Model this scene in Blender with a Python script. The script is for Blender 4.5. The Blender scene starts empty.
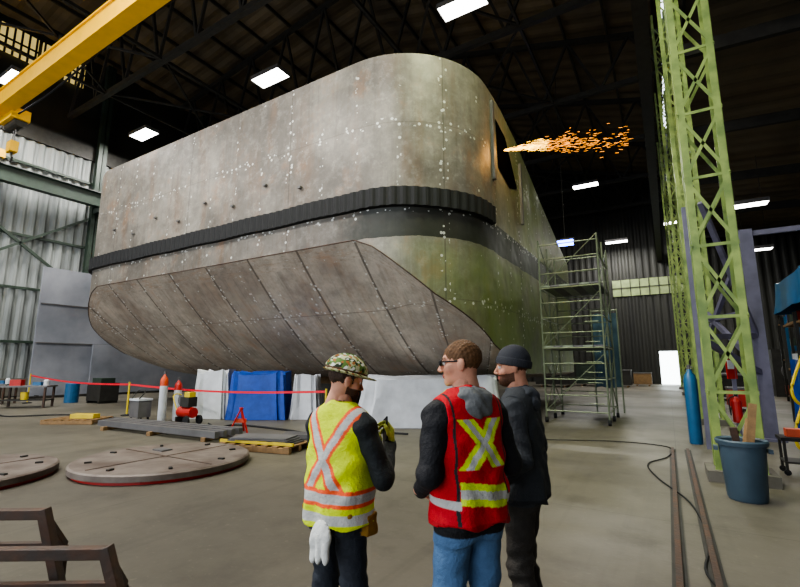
import bpy, math, random
import numpy as np
from mathutils import Vector, Matrix
random.seed(7)
scene = bpy.context.scene
YAW = math.radians(31); PIT = math.radians(9.29)
CS, SN = math.cos(YAW), math.sin(YAW)
def W(a, b, z=0.0):      # rotated survey grid -> building axes (X across, Y along the hall)
    return (a*CS-b*SN, a*SN+b*CS, z)
def S(r, g, b):
    f = lambda c: (c/255/12.92) if c/255 <= .04045 else ((c/255+.055)/1.055)**2.4
    return (f(r), f(g), f(b), 1.0)

# ------------------------------------------------------------------ world, portal, camera
w = bpy.data.worlds.new('sky'); scene.world = w; w.use_nodes = True
bg = w.node_tree.nodes['Background']; bg.inputs[0].default_value = (.84, .91, 1.0, 1); bg.inputs[1].default_value = 3.0
pl = bpy.data.lights.new('doorway_portal', 'AREA'); pl.shape = 'RECTANGLE'; pl.size = 32; pl.size_y = 13
pl.cycles.is_portal = True
po = bpy.data.objects.new('doorway_portal', pl); po.location = (-12, -14, 6.5); po.rotation_euler = (math.radians(90), 0, 0); scene.collection.objects.link(po)
cam = bpy.data.cameras.new('camera'); cam.sensor_width = 36; cam.lens = 19.8; cam.clip_end = 400
co = bpy.data.objects.new('camera', cam); co.location = (0, 0, 1.7); co.rotation_euler = (math.radians(90)+PIT, 0, YAW); scene.collection.objects.link(co)
scene.camera = co
try:
    scene.view_settings.view_transform = 'AgX'; scene.view_settings.look = 'AgX - Medium High Contrast'; scene.view_settings.exposure = .25
except Exception: pass

# ------------------------------------------------------------------ materials
def N(nt, typ, ins=None, **props):
    n = nt.nodes.new(typ)
    for k, v in props.items(): setattr(n, k, v)
    for k, v in (ins or {}).items():
        if isinstance(v, bpy.types.NodeSocket): nt.links.new(v, n.inputs[k])
        else: n.inputs[k].default_value = v
    return n
def MA(nt, op, a, b=0.0, c=0.0, clamp=False):
    return N(nt, 'ShaderNodeMath', {0: a, 1: b, 2: c}, operation=op, use_clamp=clamp).outputs[0]
def MIX(nt, f, a, b, t='MIX'):
    return N(nt, 'ShaderNodeMixRGB', {0: f, 1: a, 2: b}, blend_type=t).outputs[0]
def RAMP(nt, f, lo, hi, a=0.0, b=1.0):
    return N(nt, 'ShaderNodeMapRange', {0: f, 1: lo, 2: hi, 3: a, 4: b}).outputs[0]
def NOISE(nt, vec, sc, det=4, rough=.55):
    return N(nt, 'ShaderNodeTexNoise', {'Vector': vec, 'Scale': sc, 'Detail': det, 'Roughness': rough}).outputs[0]
def newmat(name):
    m = bpy.data.materials.new(name); m.use_nodes = True
    nt = m.node_tree; b = nt.nodes['Principled BSDF']
    return m, nt, b
def mat(name, col, rough=.6, metal=0.0, var=.25, sc=4.0, bump=.0, col2=None, emis=None, estr=1.0, spec=.5):
    m, nt, b = newmat(name)
    tc = N(nt, 'ShaderNodeTexCoord')
    nz = NOISE(nt, tc.outputs['Object'], sc)
    f = RAMP(nt, nz, .35, .68)
    c2 = col2 or (col[0]*(1-var), col[1]*(1-var), col[2]*(1-var), 1)
    nt.links.new(MIX(nt, f, col, c2), b.inputs['Base Color'])
    b.inputs['Roughness'].default_value = rough
    b.inputs['Metallic'].default_value = metal
    b.inputs['Specular IOR Level'].default_value = spec
    if bump:
        bp = N(nt, 'ShaderNodeBump', {'Height': NOISE(nt, tc.outputs['Object'], sc*4), 'Strength': bump, 'Distance': .02})
        nt.links.new(bp.outputs[0], b.inputs['Normal'])
    if emis:
        b.inputs['Emission Color'].default_value = emis
        b.inputs['Emission Strength'].default_value = estr
    return m

M = {}
M['steel_dark'] = mat('dark_steel', S(52, 50, 46), .6, .2, .4)
M['steel_grey'] = mat('grey_steel', S(108, 106, 106), .55, .3, .3, 2)
M['steel_lav'] = mat('painted_grey_steel', S(104, 102, 122), .55, .1, .3, 3)
M['rusty'] = mat('rusty_tube', S(60, 50, 44), .6, .2, .4, 8, .2, col2=S(80, 54, 38))
M['green'] = mat('green_paint', S(146, 164, 88), .5, 0, .3, 3, .1, col2=S(98, 120, 62))
M['greendark'] = mat('dark_green_paint', S(46, 60, 50), .5, 0, .3, 3)
M['yellow'] = mat('crane_yellow', S(232, 178, 14), .45, 0, .12, 2)
M['yel2'] = mat('yellow_plastic', S(205, 180, 40), .5, 0, .15, 6)
M['red'] = mat('red_paint', S(175, 35, 28), .45, 0, .25, 6)
M['orange'] = mat('orange_paint', S(205, 80, 40), .5, 0, .2, 6)
M['blue'] = mat('blue_tarp', S(22, 72, 165), .45, 0, .3, 5, .3)
M['bluecyl'] = mat('blue_enamel', S(38, 94, 136), .4, 0, .2, 5)
M['curtain'] = mat('blue_curtain', S(70, 96, 112), .6, 0, .3, 3, .2)
M['white'] = mat('white_tarp', S(200, 203, 208), .5, 0, .2, 3, .4)
M['black'] = mat('black_rubber', S(22, 22, 24), .75, 0, .3, 6)
M['void'] = mat('painted_dark_void', S(8, 8, 8), 1, 0, .3, 6, spec=0)
M['wood'] = mat('raw_wood', S(140, 110, 74), .7, 0, .3, 12, .2)
M['bin'] = mat('bin_plastic', S(62, 80, 94), .5, 0, .2, 4)
M['galv'] = mat('galvanised_tube', S(132, 140, 118), .45, .4, .3, 6)
M['concrete'] = mat('concrete_block', S(100, 96, 88), .8, 0, .3, 3, .3)
M['lamp'] = mat('lamp_face', S(255, 252, 245), .5, 0, 0, 3, emis=(1, .99, .96, 1), estr=14)
M['bluelamp'] = mat('blue_lamp_face', S(40, 60, 255), .5, 0, 0, 3, emis=(.05, .1, 1, 1), estr=25)
M['spark'] = mat('spark_glow', S(120, 50, 10), .5, 0, 0, 3, emis=(1, .34, .02, 1), estr=3.5)
M['sparkhot'] = mat('spark_hot_glow', S(160, 90, 20), .5, 0, 0, 3, emis=(1, .55, .06, 1), estr=7)
M['dayglow'] = mat('daylit_outside', S(240, 245, 255), .6, 0, 0, 3, emis=(.9, 1, 1, 1), estr=5.0)
M['glassgreen'] = mat('daylit_glazing', S(130, 145, 95), .4, 0, .4, 2, emis=(.55, .62, .3, 1), estr=.12)
M['glassyel'] = mat('clerestory_glazing', S(190, 160, 80), .4, 0, .3, 2, emis=(.9, .7, .25, 1), estr=.55)
M['tape'] = mat('red_tape', S(215, 30, 50), .5, 0, .1, 6)

def clad(name, c1, c2, streak=(1, 1, .12), sc=1.2, rough=.6, metal=.1):
    m, nt, b = newmat(name)
    tc = N(nt, 'ShaderNodeTexCoord')
    mp = N(nt, 'ShaderNodeMapping', {'Vector': tc.outputs['Object'], 'Scale': streak})
    f = RAMP(nt, NOISE(nt, mp.outputs[0], sc, 6), .35, .68)
    nt.links.new(MIX(nt, f, c1, c2), b.inputs['Base Color'])
    b.inputs['Roughness'].default_value = rough; b.inputs['Metallic'].default_value = metal
    return m
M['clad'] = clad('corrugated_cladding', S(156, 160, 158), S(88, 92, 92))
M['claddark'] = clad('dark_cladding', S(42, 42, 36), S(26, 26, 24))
M['roof'] = clad('roof_sheeting', S(112, 98, 76), S(74, 66, 54), (.3, .1, 1), 1.0)
M['plate'] = clad('mill_plate', S(158, 160, 168), S(118, 122, 130), (1, .5, .5), .8, .55, .2)
M['plateround'] = mat('rusty_disc_plate', S(122, 112, 104), .6, .2, .3, 2.5, .2, col2=S(88, 76, 68))

def floor_mat():
    m, nt, b = newmat('concrete_floor')
    tc = N(nt, 'ShaderNodeTexCoord'); o = tc.outputs['Object']
    n1 = RAMP(nt, NOISE(nt, o, .22, 6, .6), .36, .66)
    c = MIX(nt, n1, S(102, 97, 85), S(80, 76, 67))
    n2 = RAMP(nt, NOISE(nt, o, 1.3, 8, .7), .5, .72)
    c = MIX(nt, MA(nt, 'MULTIPLY', n2, .55), c, S(56, 52, 46))
    n3 = RAMP(nt, NOISE(nt, o, 16, 4, .6), .6, .8)
    c = MIX(nt, MA(nt, 'MULTIPLY', n3, .4), c, S(130, 124, 108))
    mp = N(nt, 'ShaderNodeMapping', {'Vector': o, 'Scale': (3.0, .12, 1)})
    n4 = RAMP(nt, NOISE(nt, mp.outputs[0], 1.0, 5), .56, .75)
    c = MIX(nt, MA(nt, 'MULTIPLY', n4, .4), c, S(52, 48, 42))
    br = N(nt, 'ShaderNodeTexBrick', {'Vector': o, 'Color1': (1, 1, 1, 1), 'Color2': (1, 1, 1, 1), 'Mortar': (0, 0, 0, 1),
            'Scale': 1.0, 'Mortar Size': .008, 'Brick Width': 6.0, 'Row Height': 6.0}, offset=0.0)
    c = MIX(nt, .35, c, MIX(nt, 1.0, c, br.outputs[0], 'MULTIPLY'))
    nt.links.new(c, b.inputs['Base Color'])
    nt.links.new(MA(nt, 'ADD', MA(nt, 'MULTIPLY', n1, .2), .42), b.inputs['Roughness'])
    b.inputs['Specular IOR Level'].default_value = .4
    bp = N(nt, 'ShaderNodeBump', {'Height': NOISE(nt, o, 20, 4), 'Strength': .12, 'Distance': .01})
    nt.links.new(bp.outputs[0], b.inputs['Normal'])
    return m
M['floor'] = floor_mat()

def hull_mat(name, rake=False):
    m, nt, b = newmat(name)
    uv = N(nt, 'ShaderNodeUVMap', uv_map='UVMap').outputs[0]
    sp = N(nt, 'ShaderNodeSeparateXYZ', {0: uv}); u, v = sp.outputs[0], sp.outputs[1]
    tc = N(nt, 'ShaderNodeTexCoord'); o = tc.outputs['Object']
    n1 = RAMP(nt, NOISE(nt, o, .35, 5), .4, .6)
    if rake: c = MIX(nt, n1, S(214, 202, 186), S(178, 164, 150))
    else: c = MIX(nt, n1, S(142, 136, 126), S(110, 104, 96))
    # rust runs down the plating
    mp = N(nt, 'ShaderNodeMapping', {'Vector': uv, 'Scale': (1.4, .25, 1)})
    n2 = RAMP(nt, NOISE(nt, mp.outputs[0], .9, 7, .65), .5, .66)
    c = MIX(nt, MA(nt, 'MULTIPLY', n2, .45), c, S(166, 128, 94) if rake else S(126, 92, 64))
    mp2 = N(nt, 'ShaderNodeMapping', {'Vector': uv, 'Scale': (5.5, .35, 1)})
    n22 = RAMP(nt, NOISE(nt, mp2.outputs[0], 1.1, 6, .6), .52, .68)
    c = MIX(nt, MA(nt, 'MULTIPLY', n22, .32), c, S(84, 74, 64))
    n2b = RAMP(nt, NOISE(nt, o, .9, 8, .7), .56, .65)
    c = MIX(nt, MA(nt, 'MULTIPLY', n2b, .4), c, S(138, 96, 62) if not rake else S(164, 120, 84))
    n2c = RAMP(nt, NOISE(nt, o, 4.0, 8, .75), .5, .66)
    c = MIX(nt, MA(nt, 'MULTIPLY', n2c, .4), c, S(176, 172, 162))
    n2d = RAMP(nt, NOISE(nt, o, 1.8, 10, .75), .36, .62, .72, 1.1)
    c = MIX(nt, 1.0, c, N(nt, 'ShaderNodeCombineXYZ', {0: n2d, 1: n2d, 2: n2d}).outputs[0], 'MULTIPLY')
    def line(coord, per, w, off=0.0):
        fr = MA(nt, 'FRACT', MA(nt, 'DIVIDE', MA(nt, 'ADD', coord, 1000*per+off), per))
        dd = MA(nt, 'MULTIPLY', MA(nt, 'ABSOLUTE', MA(nt, 'SUBTRACT', fr, .5)), per)
        return MA(nt, 'LESS_THAN', dd, w), dd
    fu = MA(nt, 'FLOOR', MA(nt, 'DIVIDE', u, 2.1 if rake else 5.0)); fv = MA(nt, 'FLOOR', MA(nt, 'DIVIDE', v, 50.0 if rake else 2.4))
    cb = N(nt, 'ShaderNodeCombineXYZ', {0: fu, 1: fv}).outputs[0]
    wn = N(nt, 'ShaderNodeTexWhiteNoise', {'Vector': cb}, noise_dimensions='2D').outputs[0]
    c = MIX(nt, MA(nt, 'MULTIPLY', wn, .28), c, S(96, 88, 82))
    if rake:
        l1, d1 = line(u, 2.1, .04, 1.05); l2, d2 = line(v, 3.1, .014, .3)
    else:
        l1, d1 = line(u, 5.0, .022, 0); l2, d2 = line(v, 2.4, .015, .2)
    d3 = line(u, 1.25, .02, .6)[1]
    sel = MA(nt, 'GREATER_THAN', NOISE(nt, o, .8, 3), .46)
    near = MA(nt, 'MAXIMUM', MA(nt, 'LESS_THAN', MA(nt, 'MINIMUM', d1, d2), .14), MA(nt, 'MULTIPLY', MA(nt, 'LESS_THAN', d3, .06), sel))
    vo = N(nt, 'ShaderNodeTexVoronoi', {'Vector': o, 'Scale': 6.5}).outputs[0]
    dots = MA(nt, 'LESS_THAN', vo, .27)
    dm = MA(nt, 'MULTIPLY', MA(nt, 'MULTIPLY', near, dots), MA(nt, 'GREATER_THAN', NOISE(nt, o, 1.4, 3), .42))
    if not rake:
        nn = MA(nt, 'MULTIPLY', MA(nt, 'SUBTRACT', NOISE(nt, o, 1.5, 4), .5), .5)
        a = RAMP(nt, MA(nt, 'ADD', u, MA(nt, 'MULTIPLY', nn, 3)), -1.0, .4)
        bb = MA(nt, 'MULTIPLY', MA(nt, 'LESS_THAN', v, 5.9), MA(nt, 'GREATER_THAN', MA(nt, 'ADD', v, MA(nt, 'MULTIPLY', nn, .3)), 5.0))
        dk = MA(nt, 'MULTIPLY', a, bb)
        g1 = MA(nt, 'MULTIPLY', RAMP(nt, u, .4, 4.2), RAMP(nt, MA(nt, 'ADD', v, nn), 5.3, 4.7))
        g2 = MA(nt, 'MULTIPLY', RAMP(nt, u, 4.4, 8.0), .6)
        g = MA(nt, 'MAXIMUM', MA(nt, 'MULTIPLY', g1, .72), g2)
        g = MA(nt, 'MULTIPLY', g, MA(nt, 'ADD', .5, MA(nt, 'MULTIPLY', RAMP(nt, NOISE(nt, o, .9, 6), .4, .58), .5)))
        c = MIX(nt, g, c, S(118, 138, 62))  # green primer, deepened to paint in the yellow-green lamp glow
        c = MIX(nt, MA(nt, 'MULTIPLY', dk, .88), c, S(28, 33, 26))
    c = MIX(nt, MA(nt, 'MULTIPLY', MA(nt, 'MAXIMUM', l1, MA(nt, 'MULTIPLY', l2, .6)), .65 if rake else .4), c, S(60, 50, 42))
    c = MIX(nt, MA(nt, 'MULTIPLY', dm, .7), c, S(228, 228, 222))
    nt.links.new(c, b.inputs['Base Color'])
    b.inputs['Metallic'].default_value = .2
    b.inputs['Roughness'].default_value = .5
    hgt = MA(nt, 'ADD', MA(nt, 'MULTIPLY', MA(nt, 'MAXIMUM', l1, l2), .4), MA(nt, 'MULTIPLY', NOISE(nt, o, .8, 2), 2.0))
    bp = N(nt, 'ShaderNodeBump', {'Height': hgt, 'Strength': .45, 'Distance': .08})
    nt.links.new(bp.outputs[0], b.inputs['Normal'])
    return m
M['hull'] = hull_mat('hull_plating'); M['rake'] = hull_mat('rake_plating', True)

def attr_mat():
    m, nt, b = newmat('cloth_and_skin')
    at = N(nt, 'ShaderNodeAttribute', attribute_name='Col')
    tc = N(nt, 'ShaderNodeTexCoord'); o = tc.outputs['Object']
    nz = RAMP(nt, NOISE(nt, o, 22, 5, .65), .3, .7)
    c = MIX(nt, MA(nt, 'MULTIPLY', nz, .3), at.outputs[0], MIX(nt, .55, at.outputs[0], (0, 0, 0, 1)))
    nt.links.new(c, b.inputs['Base Color'])
    b.inputs['Roughness'].default_value = .72
    b.inputs['Specular IOR Level'].default_value = .3
    h = MA(nt, 'ADD', MA(nt, 'MULTIPLY', NOISE(nt, o, 180, 3), .15), NOISE(nt, o, 14, 4, .65))
    bp = N(nt, 'ShaderNodeBump', {'Height': h, 'Strength': at.outputs['Alpha'], 'Distance': .035})
    nt.links.new(bp.outputs[0], b.inputs['Normal'])
    return m
M['attr'] = attr_mat()

# ------------------------------------------------------------------ mesh builder
class MB:
    def __init__(s): s.v = []; s.f = []; s.m = []; s.mats = []
    def mi(s, k):
        if k not in s.mats: s.mats.append(k)
        return s.mats.index(k)
    def add(s, vs, fs, k):
        o = len(s.v); s.v += [tuple(p) for p in vs]; i = s.mi(k)
        for f in fs: s.f.append(tuple(o+q for q in f)); s.m.append(i)
    def box(s, c, size, k, rz=0.0, R=None):
        hx, hy, hz = size[0]/2, size[1]/2, size[2]/2
        R = R or Matrix.Rotation(rz, 3, 'Z'); c = Vector(c)
        vs = [c+R@Vector((x*hx, y*hy, z*hz)) for z in (-1, 1) for y in (-1, 1) for x in (-1, 1)]
        s.add(vs, [(0, 2, 3, 1), (4, 5, 7, 6), (0, 1, 5, 4), (2, 6, 7, 3), (0, 4, 6, 2), (1, 3, 7, 5)], k)
    def beam(s, a, b, w, h, k, up=(0, 0, 1)):
        a, b = Vector(a), Vector(b); d = (b-a); L = d.length; d.normalize()
        u = Vector(up)
        if abs(d.dot(u)) > .98: u = Vector((0, 1, 0))
        x = d.cross(u).normalized(); z = x.cross(d)
        vs = [p+x*(i*w/2)+z*(j*h/2) for p in (a, b) for (i, j) in ((-1, -1), (1, -1), (1, 1), (-1, 1))]
        s.add(vs, [(3, 2, 1, 0), (4, 5, 6, 7), (0, 1, 5, 4), (1, 2, 6, 5), (2, 3, 7, 6), (3, 0, 4, 7)], k)
    def ibeam(s, a, b, w, h, k, t=.03):
        a, b = Vector(a), Vector(b); z = Vector((0, 0, 1))
        s.beam(a, b, t, h, k); s.beam(a+z*(h/2-t/2), b+z*(h/2-t/2), w, t, k); s.beam(a-z*(h/2-t/2), b-z*(h/2-t/2), w, t, k)
    def cyl(s, a, b, r, k, n=10, r2=None):
        a, b = Vector(a), Vector(b); d = (b-a).normalized(); r2 = r if r2 is None else r2
        u = Vector((0, 0, 1)) if abs(d.z) < .9 else Vector((1, 0, 0))
        x = d.cross(u).normalized(); y = x.cross(d)
        vs = []
        for p, rr in ((a, r), (b, r2)):
            for i in range(n):
                t = 2*math.pi*i/n; vs.append(p+x*math.cos(t)*rr+y*math.sin(t)*rr)
        fs = [(i, (i+1) % n, n+(i+1) % n, n+i) for i in range(n)]+[tuple(range(n-1, -1, -1)), tuple(range(n, 2*n))]
        s.add(vs, fs, k)
    def tube(s, pts, r, k, n=6, sub=6):
        P = [Vector(p) for p in pts]; Q = []
        for i in range(len(P)-1):
            p0 = P[max(i-1, 0)]; p1 = P[i]; p2 = P[i+1]; p3 = P[min(i+2, len(P)-1)]
            for j in range(sub):
                t = j/sub
                Q.append(.5*((2*p1)+(p2-p0)*t+(2*p0-5*p1+4*p2-p3)*t*t+(3*p1-p0-3*p2+p3)*t**3))
        Q.append(P[-1]); vs = []; fs = []
        for i, q in enumerate(Q):
            d = (Q[min(i+1, len(Q)-1)]-Q[max(i-1, 0)]).normalized()
            u = Vector((0, 0, 1)) if abs(d.z) < .95 else Vector((1, 0, 0))
            x = d.cross(u).normalized(); y = x.cross(d)
            for j in range(n):
                t = 2*math.pi*j/n; vs.append(q+x*math.cos(t)*r+y*math.sin(t)*r)
            if i:
                for j in range(n): fs.append(((i-1)*n+j, (i-1)*n+(j+1) % n, i*n+(j+1) % n, i*n+j))
        fs += [tuple(range(n-1, -1, -1)), tuple(range((len(Q)-1)*n, len(Q)*n))]
        s.add(vs, fs, k)
    def lathe(s, c, prof, k, n=28):
        c = Vector(c); vs = []; fs = []
        for (r, z) in prof:
            for i in range(n):
                t = 2*math.pi*i/n; vs.append(c+Vector((r*math.cos(t), r*math.sin(t), z)))
        for j in range(len(prof)-1):
            for i in range(n): fs.append((j*n+i, j*n+(i+1) % n, (j+1)*n+(i+1) % n, (j+1)*n+i))
        fs += [tuple(range(n-1, -1, -1)), tuple(range((len(prof)-1)*n, len(prof)*n))]
        s.add(vs, fs, k)
    def obj(s, name, bevel=0, smooth=False, origin=None):
        me = bpy.data.meshes.new(name)
        o0 = Vector(origin) if origin else Vector((0, 0, 0))
        me.from_pydata([tuple(Vector(p)-o0) for p in s.v], [], s.f)
        for k in s.mats: me.materials.append(M[k])
        me.polygons.foreach_set('material_index', s.m)
        if smooth:
            me.polygons.foreach_set('use_smooth', [True]*len(s.f))
        me.update()
        ob = bpy.data.objects.new(name, me); ob.location = o0
        scene.collection.objects.link(ob)
        if smooth:
            try: me.set_sharp_from_angle(angle=math.radians(40))
            except Exception: pass
        if bevel:
            md = ob.modifiers.new('bevel', 'BEVEL'); md.width = bevel; md.segments = 2; md.limit_method = 'ANGLE'
        return ob

# ------------------------------------------------------------------ shell of the hall
XL, XR2, YF, YN = -31.0, 15.0, 48.0, -14.0
b = MB(); b.box(((XL+XR2)/2, (YF+YN)/2, -.1), (XR2-XL, YF-YN, .2), 'floor'); b.obj('floor')

def corr(p0, p1, z0, z1, k, nrm, per=.3, amp=.05, name='wall'):
    b = MB(); p0 = Vector(p0); p1 = Vector(p1); L = (p1-p0).length; n = int(L/per*4); nrm = Vector(nrm)
    vs = []; fs = []
    for i in range(n+1):
        ph = i % 4; off = amp if ph in (0, 1) else 0
        q = p0.lerp(p1, i/n)+nrm*off
        vs += [(q.x, q.y, z0), (q.x, q.y, z1)]
        if i: fs.append((2*i-2, 2*i, 2*i+1, 2*i-1))
    b.add(vs, fs, k); return b
b = corr((XL, YN, 0), (XL, YF, 0), 0, 14.8, 'clad', (1, 0, 0), per=.5, amp=.12)
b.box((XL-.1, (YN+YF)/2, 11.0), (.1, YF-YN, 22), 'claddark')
b.box((XL+.1, (YN+YF)/2, 15.2), (.25, YF-YN, .9), 'steel_dark')
b.box((XL+.1, (YN+YF)/2, .5), (.2, YF-YN, 1.0), 'concrete')
for z in (3.0, 6.0, 9.0, 13.2): b.box((XL+.2, (YN+YF)/2, z), (.12, YF-YN, .14), 'greendark')
b.obj('wall_left')
b = MB()
for i in range(10):
    y = YN+2+i*2.5
    b.box((XL+.12, y, 20.2), (.08, 2.3, 1.7), 'glassyel')
    for k in (-1.05, -.7, -.35, 0, .35, .7, 1.05): b.box((XL+.18, y+k, 20.2), (.08, .1, 1.8), 'steel_dark')
    b.box((XL+.18, y, 20.2), (.08, 2.3, .1), 'steel_dark')
b.obj('window_1')
for i, y in enumerate(range(-8, 48, 7)):
    b = MB(); b.ibeam((XL+.5, y, 0), (XL+.5, y, 21.5), .4, .5, 'greendark')
    b.beam((XL+.5, y, 0), (XL+.5, y, 21.5), .35, .5, 'greendark')
    b.beam((XL+.4, y, 6), (XL+.4, y+7, 11), .14, .14, 'greendark')
    b.beam((XL+.4, y+7, 6), (XL+.4, y, 11), .14, .14, 'greendark')
    b.obj('steel_wall_column')

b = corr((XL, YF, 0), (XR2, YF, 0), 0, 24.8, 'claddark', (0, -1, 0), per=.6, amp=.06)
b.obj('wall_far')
b = MB()
b.box((-.9, YF-.1, 9.2), (6.4, .1, 1.6), 'glassgreen')
for i in range(9): b.box((-4.1+i*.8, YF-.18, 9.2), (.08, .1, 1.7), 'steel_dark')
b.box((-.9, YF-.18, 9.2), (6.4, .1, .08), 'steel_dark')
b.obj('window_2')
b = MB(); b.box((.15, YF-.12, 1.5), (1.5, .1, 3.0), 'dayglow')
for x in (-.66, .96): b.box((x, YF-.16, 1.55), (.12, .16, 3.1), 'steel_dark')
b.box((.15, YF-.16, 3.08), (1.74, .16, .12), 'steel_dark'); b.obj('door_1')
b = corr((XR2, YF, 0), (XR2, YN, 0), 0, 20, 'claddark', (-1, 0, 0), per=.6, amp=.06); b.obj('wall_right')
b = MB()
b.box((XL+1.5, YN, 11), (3, .3, 22), 'claddark'); b.box((9.5, YN, 10), (11, .3, 20), 'claddark')
b.box(((-28+4)/2, YN, 18.5), (32, .3, 11), 'claddark'); b.obj('wall_near')

b = MB(); RX = -15.0; XC = 1.2
ZL, ZR, ZX = 21.6, 24.0, 19.6
def roofz(x): return ZL+(ZR-ZL)*(x-XL)/(RX-XL) if x < RX else ZR+(ZX-ZR)*(x-RX)/(XC-RX)
n = 110
for (xa, za, xb, zb) in ((XL-.2, ZL, RX, ZR), (RX, ZR, XC, ZX), (XC, 14, XR2, 13)):
    vs = []; fs = []
    for i in range(n*2+1):
        y = YN-.2+(YF-YN+.4)*i/(2*n); off = .07 if (i//2) % 2 else 0
        vs += [(xa, y, za+off), (xb, y, zb+off)]
        if i: fs.append((2*i-2, 2*i-1, 2*i+1, 2*i))
    b.add(vs, fs, 'roof')
b.box((XC+.3, (YF+YN)/2, 16.8), (.1, YF-YN, 5.8), 'claddark')
b.obj('ceiling')
b = MB()
for i in range(15):
    x = XL+1+i*2.2; z = roofz(x)
    b.beam((x, YN, z-.2), (x, YF, z-.2), .1, .22, 'steel_dark')
b.obj('roof_purlins')
for y in (-10, -3, 4, 11, 18, 25, 32, 39, 46):
    b = MB(); zb = 16.9
    b.beam((XL+.5, y, zb), (XC, y, zb), .25, .28, 'steel_dark')
    b.beam((XL+.5, y, ZL-.4), (RX, y, ZR-.4), .25, .28, 'steel_dark'); b.beam((RX, y, ZR-.4), (XC, y, ZX-.4), .25, .28, 'steel_dark')
    nn = 10; st = (XC-XL-.5)/nn
    for i in range(nn):
        x0 = XL+.5+i*st; x1 = x0+st; xm = (x0+x1)/2
        b.beam((x0, y, zb), (xm, y, roofz(xm)-.4), .13, .13, 'steel_dark'); b.beam((xm, y, roofz(xm)-.4), (x1, y, zb), .13, .13, 'steel_dark')
    b.beam((XC, y, 13.2), (XR2, y, 12.4), .2, .5, 'steel_dark')
    b.obj('roof_truss')
b = MB()
for x in (-26, -20.5, -10, -4.5):
    b.beam((x, YN, 16.9), (x, YF, 16.9), .12, .16, 'steel_dark')
ys = list(range(-10, 47, 7))
for i in range(len(ys)-1):
    for x in (-26, -10):
        b.beam((x, ys[i], 16.95), (x+5.5, ys[i+1], 16.95), .1, .1, 'steel_dark'); b.beam((x+5.5, ys[i], 16.95), (x, ys[i+1], 16.95), .1, .1, 'steel_dark')
b.obj('roof_bracing')

b = MB(); b.ibeam((XL+1.3, YN, 11.9), (XL+1.3, YF, 11.9), .45, .9, 'greendark'); b.beam((XL+1.3, YN, 12.4), (XL+1.3, YF, 12.4), .08, .1, 'steel_grey')
for y in range(-8, 48, 7): b.box((XL+.9, y, 11.3), (1.3, .4, .3), 'greendark')
b.obj('crane_runway_beam')
b = MB(); b.ibeam((.15, YN, 11.9), (.15, YF, 11.9), .4, .9, 'steel_dark'); b.beam((.15, YN, 12.4), (.15, YF, 12.4), .08, .1, 'steel_grey'); b.obj('crane_runway_beam')
b = MB(); y = 6.45
b.box((-14.8, y, 13.5), (29.6, .42, .8), 'yellow'); b.box((-14.8, y, 13.92), (29.6, .56, .07), 'yellow'); b.box((-14.8, y, 13.08), (29.6, .56, .06), 'yellow')
for x in (XL+1.3, .15):
    b.box((x, y, 12.9), (.36, 3.2, .45), 'yellow')
    for yy in (y-1.3, y+1.3): b.cyl((x-.1, yy, 12.66), (x+.1, yy, 12.66), .2, 'steel_dark', 16)
b.box((-25.0, y+.5, 13.0), (1.4, .7, .5), 'yellow'); b.cyl((-25.6, y+.55, 12.7), (-24.4, y+.55, 12.7), .25, 'steel_dark', 16)
for dx in (-.12, .12): b.cyl((-25.0+dx, y+.55, 12.7), (-25.0+dx, y+.55, 11.8), .02, 'steel_grey', 6)
b.box((-25.0, y+.55, 11.6), (.5, .3, .5), 'yellow'); b.tube([(-25.0, y+.55, 11.4), (-25.0, y+.55, 11.2), (-24.85, y+.55, 11.05), (-25.0, y+.55, 10.9), (-25.15, y+.55, 11.0)], .05, 'steel_dark')
b.tube([(-29, y+.4, 13.3), (-22, y+.4, 12.9), (-15, y+.4, 13.3), (-8, y+.4, 12.9), (-1, y+.4, 13.3)], .04, 'black')
b.obj('overhead_crane')

def hibay(x, y, z, P, col=(1, .98, .92), rail=16.8, sz=(1.9, .85)):
    e = bpy.data.objects.new('high_bay_light', None); e.location = (x, y, z); scene.collection.objects.link(e)
    b = MB(); L, w = sz
    b.box((0, 0, .16), (L, w, .1), 'steel_grey')
    for s in (-1, 1):
        b.box((0, s*w/2, .08), (L, .03, .2), 'steel_grey'); b.box((s*L/2, 0, .08), (.03, w, .2), 'steel_grey')
    for i in range(3): b.box((0, -w/2+w*(i+.5)/3, .03), (L*.96, w*.3, .05), 'lamp')
    if rail > z+.2:
        for s in (-1, 1): b.cyl((s*L*.35, 0, .15), (s*L*.35, 0, rail-z), .015, 'steel_dark', 5)
    o = b.obj('housing'); o.parent = e
    ld = bpy.data.lights.new('tubes', 'AREA'); ld.shape = 'RECTANGLE'; ld.size = L*.95; ld.size_y = w*.9; ld.energy = P; ld.color = col
    lo = bpy.data.objects.new('tubes', ld); lo.location = (0, 0, -.02); scene.collection.objects.link(lo); lo.parent = e
for (x, y, z, P) in ((-27.2, 7.3, 16, 900), (-27, 13.7, 16, 900), (-16, 13.9, 16, 900), (-5.9, 14.7, 16, 1000),
                     (-4.5, 36.5, 16, 1200), (-3.2, 45, 13.2, 700), (-16, -1, 16, 1400), (-6, -1, 16, 1400), (-26, -1, 16, 1100),  # row behind the camera is unseen, added as frontal fill light
                     (-12, 4, 16.2, 800)):
    hibay(x, y, z, P)
hibay(4.5, 30, 10.5, 300, rail=13.3); hibay(6.2, 40, 10, 250, rail=13.2); hibay(1.6, 40, 12.9, 300, rail=13.5); hibay(7, 12, 11.5, 200, rail=13.0)
hibay(-1.0, 7.2, 16.4, 1100, col=(.9, 1, .6))  # added lamp kept out of view, tints the hull side yellow-green
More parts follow.
